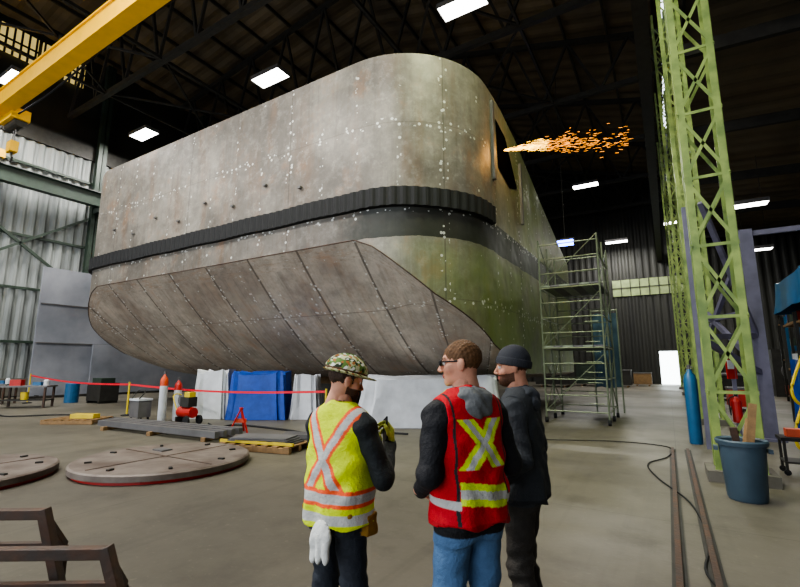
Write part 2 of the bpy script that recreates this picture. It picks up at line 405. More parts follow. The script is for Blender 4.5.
b = MB(); b.box((-4.7, 27.2, 9.0), (.9, .25, .3), 'bluelamp'); b.box((-4.7, 27.2, 9.2), (1.0, .35, .1), 'steel_dark'); b.cyl((-4.7, 27.2, 9.2), (-4.7, 27.2, 20.5), .02, 'steel_dark', 6); b.obj('blue_signal_lamp')

# ------------------------------------------------------------------ ship hull block
def interp(x, xs, ys): return float(np.interp(x, xs, ys))
XLh, XRh, YB, R, YE = -23.2, -4.1, 9.1, 2.8, 24.0
pts = []
for i in range(16): pts.append((XLh, YE-(YE-YB-R)*i/16))
for i in range(16):
    t = math.pi+math.pi/2*i/16; pts.append((XLh+R+R*math.cos(t), YB+R+R*math.sin(t)))
nb = 24
for i in range(nb): pts.append((XLh+R+(XRh-XLh-2*R)*i/nb, YB))
for i in range(16):
    t = -math.pi/2+math.pi/2*i/16; pts.append((XRh-R+R*math.cos(t), YB+R+R*math.sin(t)))
for i in range(17): pts.append((XRh, YB+R+(YE-YB-R)*i/16))
us = [0.0]
for i in range(1, len(pts)): us.append(us[-1]+math.dist(pts[i], pts[i-1]))
i0 = 16+16+nb; iL = 32
u0 = us[i0]; us = [u-u0 for u in us]; uL = us[iL]
def topz(y): return interp(y, [9, 13, 15, 19, 24], [10.25, 10.2, 9.8, 8.4, 6.9])
def chz(t): return interp(t, [0, .6, 2.2, 4.4, 7.5, 30], [5.0, 4.75, 3.5, 2.3, 1.4, 1.35])
rows = []; nV = 14; nR = 12
cols = len(pts)
for (x, y), u in zip(pts, us):
    t = max(0, u, uL-u); ch = chz(t); tz = topz(y)
    col = []
    for j in range(nV+1):
        z = tz+(ch-tz)*j/nV; col.append(((x, y, z), (u, z)))
    if t <= 0: bx_, by = x, 14.0
    else:
        f = min(1, t/7.5); s = 1 if u > 0 else -1; cx = (XLh+XRh)/2
        ex = abs(XRh-cx); bx_ = cx+s*(ex-R+(R-.5)*f**.8); by = 14+1.5*f if t < 7.5 else max(y, 15.5)
    for j in range(1, nR+1):
        w_ = j/nR; g = 1-(1-w_)**1.45
        col.append(((x+(bx_-x)*w_, y+(by-y)*w_, ch+(1.25-ch)*g), (u, 20+ch-w_*6)))
    rows.append(col)
nrow = nV+nR+1
verts = [c[0] for r in rows for c in r]; uvs = [c[1] for r in rows for c in r]
faces = []; fm = []
for i in range(cols-1):
    for j in range(nrow-1):
        faces.append((i*nrow+j, i*nrow+j+1, (i+1)*nrow+j+1, (i+1)*nrow+j)); fm.append(0 if j < nV else 1)
for i in range(cols//2):
    k = cols-1-i; k2 = k-1
    if i+1 > k2: break
    a = [i*nrow, (i+1)*nrow, k2*nrow, k*nrow]
    if i+1 == k2: a = [i*nrow, (i+1)*nrow, k*nrow]
    faces.append(tuple(a)); fm.append(2)
    faces.append(tuple(q+nrow-1 for q in a)[::-1]); fm.append(1)
for j in range(nrow-1):
    faces.append((j, (cols-1)*nrow+j, (cols-1)*nrow+j+1, j+1)); fm.append(2)
me = bpy.data.meshes.new('ship_hull_block'); me.from_pydata(verts, [], faces)
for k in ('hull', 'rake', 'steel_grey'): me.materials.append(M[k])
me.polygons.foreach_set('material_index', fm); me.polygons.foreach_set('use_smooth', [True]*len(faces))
uvlay = me.uv_layers.new(name='UVMap')
li = np.empty(len(me.loops), dtype=np.int32); me.loops.foreach_get('vertex_index', li)
uvlay.data.foreach_set('uv', np.array(uvs, dtype=np.float32)[li].ravel())
me.update()
try: me.set_sharp_from_angle(angle=math.radians(28))
except Exception: pass
hull_e = bpy.data.objects.new('ship_hull_block', None); scene.collection.objects.link(hull_e)
ho = bpy.data.objects.new('plating', me); scene.collection.objects.link(ho); ho.parent = hull_e

def planpt(u):
    uu = np.array(us); px = [p[0] for p in pts]; py = [p[1] for p in pts]
    x = np.interp(u, uu, px); y = np.interp(u, uu, py)
    dx, dy = np.interp(u+.02, uu, px)-np.interp(u-.02, uu, px), np.interp(u+.02, uu, py)-np.interp(u-.02, uu, py)
    l = math.hypot(dx, dy); return x, y, dy/l, -dx/l
b = MB()
ua, ub = uL-4.6, 4.6; n = int((ub-ua)/.07); vs = []; fs = []
for i in range(n+1):
    u = ua+(ub-ua)*i/n; x, y, nx, ny = planpt(u)
    o = .15 if (i//2) % 2 else .12
    if i in (0, n): o = .02
    jz = .012*math.sin((i//2)*12.9)
    for (oo, z) in ((-.02, 6.32+jz), (o, 6.30+jz), (o, 5.8+jz), (-.02, 5.78+jz)): vs.append((x+nx*oo, y+ny*oo, z))
    if i:
        for j in range(3): fs.append(((i-1)*4+j, (i-1)*4+j+1, i*4+j+1, i*4+j))
b.add(vs, fs, 'black'); o = b.obj('fender'); o.parent = hull_e
b = MB()
for (y, z0, z1) in ((12.35, 7.3, 9.9), (15.3, 6.7, 9.0)):
    b.box((XRh+.04, y, (z0+z1)/2), (.1, .16, z1-z0), 'steel_grey')
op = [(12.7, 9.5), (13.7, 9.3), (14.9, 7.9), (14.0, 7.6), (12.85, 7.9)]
b.add([(XRh+.02, y, z) for y, z in op], [(0, 1, 2, 3, 4)], 'void')  # flat black panel, the dark inside of the opening is painted on
for i in range(8):
    u = uL+1+i*1.5; x, y, nx, ny = planpt(u); b.box((x+nx*.04, y+ny*.04, 6.9 if i % 2 else 7.3), (.12, .1, .06), 'steel_grey')
o = b.obj('hull_fittings'); o.parent = hull_e
b = MB(); path = []
for i in range(0, len(pts)):
    u = us[i]
    if u < uL-9 or u > 9: continue
    t = max(0, u, uL-u); x, y, nx, ny = planpt(u); path.append((x-nx*.005, y-ny*.005, chz(t)))
b.tube(path, .018, 'rusty', sub=1)
o = b.obj('chine_weld'); o.parent = hull_e
for (x, y) in ((-18, 16), (-13, 16), (-8, 16), (-18, 21), (-13, 21), (-8, 21), (-10.5, 18.5)):
    b = MB(); b.box((x, y, .45), (1.4, 1.0, .9), 'concrete'); b.box((x, y, 1.07), (1.3, .9, .35), 'wood'); b.obj('keel_block')

b = MB(); o0 = Vector((-4.0, 13.2, 8.6))
for i in range(620):
    L = abs(random.gauss(0, 1.2)) if i % 3 else random.uniform(0, 3.6)
    L = min(L, 3.6); sp = .012+.055*L
    br = random.uniform(0, .14)*L if random.random() < .3 else 0
    p = o0+Vector((L, random.gauss(0, sp)*.8+.05*L, random.gauss(0, sp)+br-.10*L-.02*L*L))
    d = Vector((1, random.gauss(.1, .2), random.gauss(-.08, .1))).normalized()*random.uniform(.03, .15)
    r = random.uniform(.003, .007)
    b.beam(p, p+d, r, r, 'sparkhot' if L < 1.3 else 'spark')
b.obj('grinding_sparks')
ld = bpy.data.lights.new('spark_light', 'POINT'); ld.energy = 50; ld.color = (1, .5, .15); ld.shadow_soft_size = .3
lo = bpy.data.objects.new('spark_light', ld); lo.location = (-3.4, 13.2, 8.6); scene.collection.objects.link(lo)

# ------------------------------------------------------------------ lattice columns
def column(x, y, top=19.2, w=.72, d=.72, k='green', st=1.15):
    b = MB(); xs = (x-w/2, x+w/2); ys = (y-d/2, y+d/2)
    for xx in xs:
        for yy in ys:
            sx = 1 if xx < x else -1; sy = 1 if yy < y else -1
            b.box((xx+sx*.05, yy, top/2), (.1, .018, top), k); b.box((xx, yy+sy*.05, top/2), (.018, .1, top), k)
    n = int(top/st)
    for i in range(n):
        z0 = .15+i*st; z1 = z0+st
        for q, yy in enumerate(ys):
            if q == 0 or i % 2: b.beam((xs[0], yy, z0), (xs[1], yy, z1), .05, .014, k, up=(0, 1, 0))
            if q == 0 or i % 2 == 0: b.beam((xs[1], yy, z0), (xs[0], yy, z1), .05, .014, k, up=(0, 1, 0))
            if q == 0: b.beam((xs[0], yy, z0), (xs[1], yy, z0), .014, .05, k)
        for q, xx in enumerate(xs):
            if (i+q) % 2: b.beam((xx, ys[0], z0), (xx, ys[1], z1), .05, .014, k, up=(1, 0, 0))
            else: b.beam((xx, ys[1], z0), (xx, ys[0], z1), .05, .014, k, up=(1, 0, 0))
    b.box((x, y, .08), (w+.25, d+.25, .16), 'concrete')
    b.obj('lattice_column')
column(.8, 8.6, w=.6, d=.44)
for y in (16.2, 23.7, 31.2, 38.7): column(1.0, y, w=.6, d=.5)
b = MB()
b.beam((1.9, 13.4, 0), (1.9, 13.4, 5.0), .26, .26, 'steel_lav'); b.box((1.9, 13.4, .03), (.5, .5, .06), 'steel_lav')
for (p, q) in (((1.9, 13.4, 3.0), (1.1, 15.6, 3.0)), ((1.9, 13.4, 4.8), (1.1, 15.6, 2.6)), ((1.9, 13.4, 1.6), (1.1, 15.6, 3.2)), ((1.9, 13.4, 2.3), (.9, 11.2, 5.2)),
               ((1.9, 13.4, 2.4), (.6, 11.4, 2.3)), ((1.9, 13.4, 1.5), (.6, 11.4, 2.3)), ((.6, 11.4, 0), (.6, 11.4, 5.2)), ((1.9, 13.4, 4.9), (5.5, 13.4, 4.9)), ((5.5, 13.4, 4.9), (5.5, 13.4, 0))):
    b.beam(p, q, .1, .12, 'steel_lav')
b.obj('steel_support_frame')

# scaffold
b = MB(); x0, x1, y0, y1, H = -3.3, -1.55, 14.2, 16.6, 5.7
for x in (x0, x1):
    for y in (y0, (y0+y1)/2, y1):
        b.cyl((x, y, .16), (x, y, H+.0), .028, 'galv', 8); b.cyl((x-.04, y, .08), (x+.04, y, .08), .08, 'black', 12); b.cyl((x, y, .08), (x, y, .2), .02, 'steel_dark', 6)
for i in range(12):
    z = .35+i*.47
    for y in (y0, y1): b.cyl((x0, y, z), (x1, y, z), .02, 'galv', 6)
    if i % 2 == 0:
        for x in (x0, x1): b.cyl((x, y0, z), (x, y1, z), .02, 'galv', 6)
for i in range(3):
    z = .35+i*1.88
    for x in (x0, x1):
        b.cyl((x, y0, z), (x, y1, min(z+1.7, H)), .016, 'galv', 6); b.cyl((x, y1, z), (x, y0, min(z+1.7, H)), .016, 'galv', 6)
    b.cyl((x0, y0, z), (x1, y0, min(z+1.7, H)), .016, 'galv', 6)
for z in (2.25, 4.15):
    for i in range(6): b.box((x0+.15+i*.29, (y0+y1)/2, z+.03), (.27, y1-y0, .05), 'steel_grey' if i % 2 else 'galv')
for i in range(9): b.cyl((x1-.5, y0-.05, .6+i*.3), (x1-.1, y0-.05, .6+i*.3), .014, 'galv', 6)
b.obj('scaffold_tower')
b = MB(); vs = []; fs = []
for i in range(13):
    for j in range(9):
        vs.append((-2.35+i*.07, 18.2+.06*math.sin(i*1.1+j*.2), .9+j*.34+.03*math.sin(i*.7)))
        if i and j: fs.append(((i-1)*9+j-1, i*9+j-1, i*9+j, (i-1)*9+j))
b.add(vs, fs, 'curtain')
for x in (-2.38, -1.48): b.cyl((x, 18.2, 0), (x, 18.2, 3.8), .03, 'galv')
b.cyl((-2.38, 18.2, 3.75), (-1.48, 18.2, 3.75), .03, 'galv')
b.obj('blue_welding_curtain', smooth=True)

def tarp(name, cx, cy, lx, ly, h, k, rz=0., seed=0, flare=.12, z0=0.):
    b = MB(); r = random.Random(seed); n = 72; vs = []; fs = []; per = []
    for i in range(n):
        t = 2*math.pi*i/n; c, s_ = math.cos(t), math.sin(t); e = .28
        per.append((math.copysign(abs(c)**e, c)*lx/2, math.copysign(abs(s_)**e, s_)*ly/2))
    ph = [r.uniform(0, 6) for _ in range(4)]
    lev = 8
    for j in range(lev+1):
        f = j/lev
        for i, (x, y) in enumerate(per):
            a = i*2*math.pi/n
            w = (.05*math.sin(a*13+ph[0])+.035*math.sin(a*23+ph[1]+f*2)+.03*math.sin(a*7+ph[2]))*(1.2-f*.8)
            sc = 1+flare*(1-f)**2
            l = math.hypot(x, y) or 1
            z = z0+0.01+h*f*(1+.05*math.sin(a*5+ph[3])*f)
            X = x*sc+x/l*w; Y = y*sc+y/l*w
            vs.append((cx+X*math.cos(rz)-Y*math.sin(rz), cy+X*math.sin(rz)+Y*math.cos(rz), z))
            if j: fs.append(((j-1)*n+i, (j-1)*n+(i+1) % n, j*n+(i+1) % n, j*n+i))
    vs.append((cx, cy, z0+h*.97)); o = len(vs)-1
    for i in range(n): fs.append((lev*n+i, lev*n+(i+1) % n, o))
    b.add(vs, fs, k); return b.obj(name, smooth=True)
def tarpW(name, a, bb, lx, ly, h, k, seed, rz=YAW, **kw):
    x, y, _ = W(a, bb); return tarp(name, x, y, lx, ly, h, k, rz, seed, **kw)
tarpW('white_tarp', -6.15, 15.1, 1.0, 1.0, 1.5, 'white', 1)
tarpW('blue_tarp', -4.55, 14.8, 1.7, 1.0, 1.45, 'blue', 2)
tarpW('white_tarp', -3.05, 14.9, .7, .9, 1.35, 'white', 3, flare=.25)
tarpW('white_tarp', .85, 13.2, 3.8, 1.4, 1.36, 'white', 4, flare=.15)

def roundplate(x, y, r, nm='round_steel_plate'):
    b = MB(); b.lathe((x, y, 0), [(r*.96, 0), (r*.96, .05)], 'red', 64)
    b.lathe((x, y, 0), [(r, .05), (r, .13), (r-.03, .15)], 'plateround', 64)
    for i in range(8):
        t = i*math.pi/4+.3; b.box((x+math.cos(t)*r*.8, y+math.sin(t)*r*.8, .16), (.1, .05, .03), 'steel_dark', t)
    b.beam((x-r*.9, y, .15), (x+r*.9, y, .15), .03, .012, 'rusty'); b.beam((x, y-r*.9, .15), (x, y+r*.9, .15), .03, .012, 'rusty')
    b.box((x-r*.4, y+r*.2, .16), (.3, .2, .03), 'steel_grey'); b.obj(nm)
roundplate(-7.6, 4.75, 1.38); roundplate(-9.3, 2.46, 1.3)

def frame(a0, a1, bq, z, nm='steel_trestle_frame', leg=.26, w=.06, dn=.3):
    b = MB(); A = Vector(W(a0, bq-.05, z)); B = Vector(W(a1, bq, z))
    b.beam(A, B, w, w, 'rusty')
    n = Vector(W(-.05, dn, 0))
    b.beam(B+Vector((0, 0, w/2)), Vector(W(a1+leg, bq, 0)), w, w, 'rusty'); b.beam(A, Vector(W(a0-leg, bq, 0)), w, w, 'rusty')
    A2, B2 = A+n+Vector((0, 0, -.3)), B+n+Vector((0, 0, -.3))
    b.beam(A2, B2, w*.7, w*.7, 'rusty')
    for p, q in ((A, A2), (B, B2)):
        b.beam(p, q, w*.7, w*.7, 'rusty'); b.beam(q, Vector((q.x, q.y, 0)), w*.7, w*.7, 'rusty')
    b.obj(nm, bevel=.004)
frame(-3.7, -2.34, 3.08, .74); frame(-3.3, -1.66, 2.68, .66)

def pallet(x, y, rz, lx=1.5, ly=1.0, nm='wooden_pallet'):
    b = MB(); R = Matrix.Rotation(rz, 3, 'Z'); P = lambda a, c, z: tuple(Vector((x, y, 0))+R@Vector((a, c, z)))
    for c in (-.45, 0, .45): b.box(P(0, c*ly, .06), (lx, .09, .1), 'wood', rz)
    for i in range(7): b.box(P(-lx/2+.08+i*(lx-.16)/6, 0, .125), (.13, ly, .025), 'wood', rz)
    return b, P
b, P = pallet(*W(-9.7, 13.7)[:2], YAW); b.box(P(.2, 0, .2), (.7, .3, .12), 'yel2', YAW); b.obj('wooden_pallet')
b, P = pallet(*W(-2.8, 9.5)[:2], .2, 1.7, .8)
for i in range(4): b.box(P(0, 0, .155+i*.03), (1.5-.1*i, .6, .02), 'steel_grey', .2+.05*i)
b.box(P(0, -.3, .17), (1.75, .05, .05), 'yel2', .2); b.obj('wooden_pallet')
b = MB()
for i in range(4): b.beam(Vector(W(-8.2, 13.1-i*.22, .16)), Vector(W(-3.8-i*.1, 10.9-i*.22, .16)), .12, .14, 'steel_grey')
for t in (.1, .5, .9):
    c = Vector(W(-8.2, 12.75, .05)).lerp(Vector(W(-3.9, 10.55, .05)), t); b.beam(c-Vector(W(.1, .5)), c+Vector(W(.1, .5)), .1, .09, 'wood')
b.obj('steel_bar_stack')
b = MB()
for i in range(3): b.beam(Vector(W(-2.7, 10.9-i*.16, .1)), Vector(W(-.9, 10.3-i*.16, .1)), .08, .1, 'steel_grey')
for t in (.15, .85):
    c = Vector(W(-2.7, 10.7, .025)).lerp(Vector(W(-.9, 10.1, .025)), t); b.beam(c-Vector(W(.05, .3)), c+Vector(W(.05, .3)), .08, .05, 'wood')
b.obj('steel_bar_stack')

def gascyl(x, y, k, k2, nm='gas_cylinder', h=1.5, r=.115):
    b = MB(); b.lathe((x, y, 0), [(r*.9, 0), (r, .03), (r, h*.72)], k, 20)
    b.lathe((x, y, 0), [(r, h*.72), (r, h*.8), (r*.85, h*.87), (r*.4, h*.92), (r*.3, h*.95)], k2, 20)
    b.cyl((x, y, h*.94), (x, y, h), .025, 'steel_grey'); b.cyl((x-.05, y, h*.98), (x+.06, y, h*.98), .018, 'steel_grey'); b.lathe((x, y, h), [(.04, 0), (.04, .02)], 'steel_grey', 12)
    b.obj(nm, smooth=True)
gascyl(*W(-7.3, 13.9)[:2], 'white', 'orange'); gascyl(.4, 12.0, 'bluecyl', 'bluecyl', h=1.7, r=.13); gascyl(.4, 12.4, 'bluecyl', 'bluecyl', h=1.65, r=.12)
gascyl(*W(-7.0, 14.2)[:2], 'white', 'red', h=1.3)

x, y, _ = W(-6.3, 13.4); b = MB()
b.cyl((x-.32, y, .34), (x+.32, y, .34), .15, 'red', 20); b.box((x+.05, y, .64), (.4, .28, .28), 'steel_dark'); b.cyl((x-.25, y-.06, .68), (x-.25, y+.06, .68), .15, 'steel_grey', 16)
for s in (-1, 1): b.cyl((x+.3, y+s*.18, .13), (x+.3, y+s*.24, .13), .13, 'black', 16)
b.box((x-.3, y, .1), (.06, .3, .2), 'steel_dark'); b.tube([(x-.32, y-.12, .4), (x-.52, y-.12, .8), (x-.52, y+.12, .8), (x-.32, y+.12, .4)], .02, 'yel2'); b.box((x+.1, y, .85), (.25, .2, .14), 'yel2')
b.obj('portable_air_compressor')
x, y, _ = W(-8.2, 14.3); b = MB(); b.box((x, y, .35), (.5, .4, .5), 'steel_grey'); b.box((x, y, .64), (.55, .44, .06), 'white')
for dx in (-.2, .2):
    for dy in (-.15, .15): b.cyl((x+dx, y+dy, 0), (x+dx, y+dy, .12), .03, 'black')
b.tube([(x-.2, y-.18, .66), (x-.2, y, .9), (x+.2, y, .9), (x+.2, y-.18, .66)], .015, 'steel_dark'); b.obj('welding_machine')
x, y, _ = W(-4.1, 11.7); b = MB(); t = Vector((x, y, .6))
for a in (0, 2.1, 4.2): b.beam(t, Vector((x+.28*math.cos(a), y+.28*math.sin(a), 0)), .04, .03, 'red')
b.box((x, y, .3), (.3, .02, .1), 'orange', YAW); b.lathe((x, y, .58), [(.05, 0), (.05, .05)], 'red', 12); b.obj('red_tripod_stand')
b = MB(); A = Vector(W(-17.0, 20.6, 1.25)); B = Vector(W(-2.0, 12.2, 1.0)); C = Vector(W(-9.4, 15.6, 1.05))
pp = []
for i in range(31):
    t = i/30; q = A.lerp(C, t*2) if t < .5 else C.lerp(B, t*2-1); q = q.copy(); q.z -= .12*math.sin(math.pi*((t*2) % 1)); pp.append(q)
for i in range(30): b.beam(pp[i], pp[i+1], .01, .06, 'tape')
for q in (A, C, B):
    b.cyl((q.x, q.y, .03), (q.x, q.y, q.z+.08), .03, 'yel2'); b.lathe((q.x, q.y, 0), [(.18, 0), (.18, .03), (.05, .06)], 'black', 16)
b.obj('barrier_tape')

b = MB(); b.box((-28.6, 11.9, 3.55), (.12, 3.7, 6.9), 'plate'); b.box((-28.5, 17.4, 2.6), (.12, 7.2, 5.0), 'plate'); b.box((-28.2, 17.0, 1.5), (.1, 8.6, 2.8), 'plate')
for y in (10.4, 13, 15.5, 18.5): b.beam((-29.6, y, 0.1), (-28.7, y, 4.2), .12, .12, 'steel_dark'); b.beam((-29.6, y, .1), (-28.3, y, .1), .12, .12, 'steel_dark')
for y in (13.9, 16.2, 18.9): b.box((-28.4, y, 2.6), (.14, .06, 4.9), 'steel_dark')
for z in (2.9, 5.0): b.box((-28.5, 11.9, z), (.16, 3.6, .05), 'steel_grey')
b.box((-28.5, 11.9, .06), (.5, 4.0, .12), 'steel_dark'); b.box((-28.4, 17.2, .06), (.6, 8, .12), 'steel_dark')
b.obj('steel_plate_rack')
def bench(x, y, rz=0.):
    b = MB(); R = Matrix.Rotation(rz, 3, 'Z'); P = lambda a, c, z: tuple(Vector((x, y, 0))+R@Vector((a, c, z)))
    b.box(P(0, 0, .85), (1.8, .8, .06), 'steel_grey', rz)
    for a in (-.8, .8):
        for c in (-.32, .32): b.box(P(a, c, .42), (.07, .07, .82), 'rusty', rz)
    b.box(P(0, 0, .3), (1.7, .7, .04), 'steel_dark', rz)
    b.box(P(-.4, 0, 1.0), (.4, .3, .24), 'red', rz); b.box(P(.3, .1, .95), (.3, .2, .14), 'bluecyl', rz); b.lathe(P(.65, 0, .88), [(.09, 0), (.09, .2), (.04, .25)], 'white', 14)
    b.lathe(P(0, -.15, .32), [(.12, 0), (.14, .3)], 'yel2', 14)
    b.obj('workbench')
bench(*W(-18.4, 20.3)[:2], YAW); bench(*W(-15.4, 18.6)[:2], YAW+.2)
x, y, _ = W(-16.6, 17.4); b = MB(); b.lathe((x, y, 0), [(.1, 0), (.12, .02), (.12, .5), (.05, .6), (.05, .75)], 'yel2', 16); b.obj('yellow_canister')
x, y, _ = W(-15.3, 21.0); b = MB(); b.lathe((x, y, 0), [(.28, 0), (.28, .85), (.26, .88)], 'bluecyl', 20); b.obj('steel_drum')
x, y, _ = W(-13.8, 20.9); b = MB(); b.box((x, y, .5), (1.2, .8, .8), 'steel_dark'); b.box((x, y, 1.0), (.8, .6, .25), 'greendark')
for dx in (-.5, .5): b.box((x+dx, y, .05), (.1, .8, .1), 'steel_dark')
b.obj('equipment_crate')

def hose(pts, r, k, nm): b = MB(); b.tube(pts, r, k); b.obj(nm, smooth=True)
hose([W(-5.6, 13.3, .03), W(-5.0, 12.5, .03), W(-4.6, 13.0, .03), W(-3.0, 12.0, .03), W(-2.2, 11.4, .03), W(-.8, 11.6, .03), W(.2, 11.3, .03)], .025, 'black', 'air_hose')
hose([W(-14, 15.8, .03), W(-13, 15.1, .03), W(-11.6, 15.6, .03), W(-9.9, 15.0, .03), W(-8.9, 14.6, .03)], .025, 'black', 'air_hose')
hose([W(2.2, 11.6, .02), W(3.2, 10.6, .02), W(4.8, 10.3, .02), W(5.6, 9.6, .02), W(5.0, 8.6, .02), W(4.3, 8.0, .02), W(3.9, 7.0, .02), W(3.6, 5.8, .02), W(3.0, 4.6, .02), W(2.5, 3.9, .02), W(2.4, 3.2, .02)], .011, 'black', 'power_cable')
hose([W(8.5, 9.4, 1.9), W(8.1, 9.3, 1.2), W(8.3, 9.3, .9), W(8.7, 9.3, 1.3), W(9.0, 9.4, 2.0)], .03, 'yel2', 'yellow_hose')
hose([W(8.0, 9.0, .9), W(7.8, 9.0, .4), W(7.9, 9.0, .06), W(8.5, 8.8, .05), W(9.2, 8.9, .05)], .03, 'yel2', 'yellow_hose')
for x in (-.06, .2):
    b = MB(); b.box((x, 3.5, .006), (.11, 15, .012), 'steel_dark'); b.box((x, 3.5, .025), (.05, 15, .03), 'rusty'); b.obj('floor_rail')

x, y = .74, 7.45; b = MB()
b.lathe((x, y, 0), [(.2, 0), (.215, .03), (.255, .68), (.28, .68), (.29, .73), (.275, .75), (.25, .73), (.24, .64), (.19, .05)], 'bin', 32)
for s in (-1, 1): b.box((x+s*.285, y, .62), (.05, .14, .05), 'bin')
b.obj('trash_bin', smooth=True)
b = MB(); b.beam((x+.02, y, .2), (x+.18, y+.1, 1.2), .09, .03, 'wood'); b.beam((x-.05, y+.05, .2), (x+.12, y+.14, 1.0), .07, .03, 'wood'); b.beam((x, y-.06, .2), (x-.08, y-.1, .9), .08, .06, 'rusty'); b.obj('scrap_wood_planks')
x, y, _ = W(7.6, 10.2); b = MB()
b.box((x, y, 1.05), (.08, .08, 2.1), 'steel_lav'); b.box((x, y, .03), (.4, .4, .06), 'steel_dark'); b.box((x-.03, y-.06, 1.65), (.22, .03, .5), 'red', YAW); b.box((x-.04, y-.085, 1.72), (.14, .02, .2), 'white', YAW)
b.lathe((x-.02, y-.14, .45), [(.085, 0), (.095, .03), (.095, .46), (.05, .54), (.025, .57)], 'red', 18); b.cyl((x-.02, y-.14, 1.0), (x-.02, y-.14, 1.06), .03, 'black'); b.beam((x-.02, y-.14, 1.05), (x+.08, y-.18, 1.1), .03, .02, 'black')
b.tube([(x-.02, y-.14, 1.02), (x-.15, y-.16, .95), (x-.14, y-.18, .6)], .014, 'black'); b.box((x, y-.05, .7), (.2, .03, .05), 'steel_dark')
b.obj('fire_extinguisher')
x, y, _ = W(6.35, 7.3); b = MB(); b.box((x, y, .55), (.5, .45, .05), 'black'); b.box((x, y, .2), (.46, .42, .03), 'steel_dark')
for dx in (-.21, .21):
    for dy in (-.18, .18): b.box((x+dx, y+dy, .3), (.035, .035, .5), 'steel_dark'); b.cyl((x+dx, y+dy-.015, .045), (x+dx, y+dy+.015, .045), .045, 'black', 10)
b.box((x, y, .64), (.3, .2, .12), 'orange'); b.obj('tool_cart')
def rack(x, y, rz, lx, ly, h, seed, nm='storage_rack'):
    r = random.Random(seed); b = MB(); R = Matrix.Rotation(rz, 3, 'Z'); P = lambda a, c, z: tuple(Vector((x, y, 0))+R@Vector((a, c, z)))
    for a in (-lx/2, 0, lx/2):
        for c in (-ly/2, ly/2): b.box(P(a, c, h/2), (.09, .09, h), 'steel_dark' if seed % 2 else 'bluecyl', rz)
    lev = 3
    for i in range(lev):
        z = .25+i*(h-.4)/(lev-1)*.95
        b.box(P(0, 0, z), (lx, ly, .06), 'wood', rz); b.box(P(0, -ly/2, z-.05), (lx, .06, .12), 'rusty', rz)
        a = -lx/2+.3
        while a < lx/2-.3:
            w = r.uniform(.3, .6); hh = r.uniform(.2, .65); k = r.choice(['steel_grey', 'bluecyl', 'red', 'wood', 'greendark', 'steel_dark', 'white', 'blue'])
            if r.random() < .4: b.lathe(P(a+w/2, 0, z+.03), [(w*.45, 0), (w*.45, hh), (w*.3, hh+.04)], k, 14)
            else: b.box(P(a+w/2, r.uniform(-.1, .1), z+.03+hh/2), (w*.9, ly*.7, hh), k, rz)
            a += w+.1
    b.obj(nm)
rack(3.7, 16.4, math.pi/2, 3.4, 1.0, 3.2, 3); rack(4.6, 20.8, math.pi/2, 3.6, 1.0, 3.6, 4); rack(5.4, 26, math.pi/2, 4.6, 1.1, 4.0, 5)
tarp('blue_tarp', 3.0, 13.6, .9, 1.1, 1.75, 'blue', 0, 9)
tarp('blue_tarp', 3.7, 16.4, 1.2, 3.6, .9, 'bluecyl', 0, 10, z0=3.3)
b = MB(); b.box((7, 33, 1.3), (4, 2.2, 2.6), 'steel_dark'); b.box((7, 33, 2.9), (2, 1.4, .6), 'greendark'); b.cyl((5.8, 31.8, 1.4), (5.8, 31.5, 1.4), .5, 'steel_grey', 20); b.box((6, 31.85, .4), (1.2, .2, .5), 'orange'); b.obj('workshop_machine')
for (x, y, k, s) in ((-3.4, 40, 'steel_dark', 1.4), (-5.5, 41, 'greendark', 2), (-1.9, 43, 'wood', 1.1), (-8, 38, 'steel_dark', 2.2), (3, 38, 'bluecyl', 1.2), (2.7, 28, 'steel_dark', 1.3), (2.4, 22, 'red', .8)):
    b = MB(); b.box((x, y, s*.45+.1), (s*1.2, s, s*.8), k); b.box((x, y, s*.85+.14), (s*1.25, s*1.05, .08), 'steel_grey')
    for d in (-.4, .4): b.box((x+d*s, y, .05), (.12, s, .1), 'wood')
    b.obj('storage_crate')
hose([(1.7, 9.5, 14), (1.9, 9.0, 11), (2.4, 9.6, 9.4), (3.0, 10.5, 10.5), (3.2, 12, 13.4)], .03, 'black', 'hanging_cable')

# ------------------------------------------------------------------ implicit-surface figures
f32 = np.float32
def rc(a, b_, ra, rb, k=.03, tag=0, op='u'):
    a = np.array(a, f32); b_ = np.array(b_, f32); r = max(ra, rb)
    def fn(X, Y, Z):
        d = b_-a; L = float((d*d).sum())+1e-9
        px, py, pz = X-a[0], Y-a[1], Z-a[2]
        t = np.clip((px*d[0]+py*d[1]+pz*d[2])/L, 0, 1)
        return np.sqrt((px-t*d[0])**2+(py-t*d[1])**2+(pz-t*d[2])**2)-(ra+(rb-ra)*t)
    return (fn, np.minimum(a, b_)-r, np.maximum(a, b_)+r, k, tag, op)
def el(c, r, k=.03, tag=0, op='u', rot=None):
    c = np.array(c, f32); r = np.array(r, f32); Rm = np.array(rot if rot is not None else np.eye(3), f32)
    def fn(X, Y, Z):
        px, py, pz = X-c[0], Y-c[1], Z-c[2]
        q = [px*Rm[0, i]+py*Rm[1, i]+pz*Rm[2, i] for i in range(3)]
        k0 = np.sqrt((q[0]/r[0])**2+(q[1]/r[1])**2+(q[2]/r[2])**2)
        k1 = np.sqrt((q[0]/r[0]**2)**2+(q[1]/r[1]**2)**2+(q[2]/r[2]**2)**2)+1e-6
        return k0*(k0-1)/k1
    m = r.max() if rot is not None else r
    return (fn, c-m, c+m, k, tag, op)
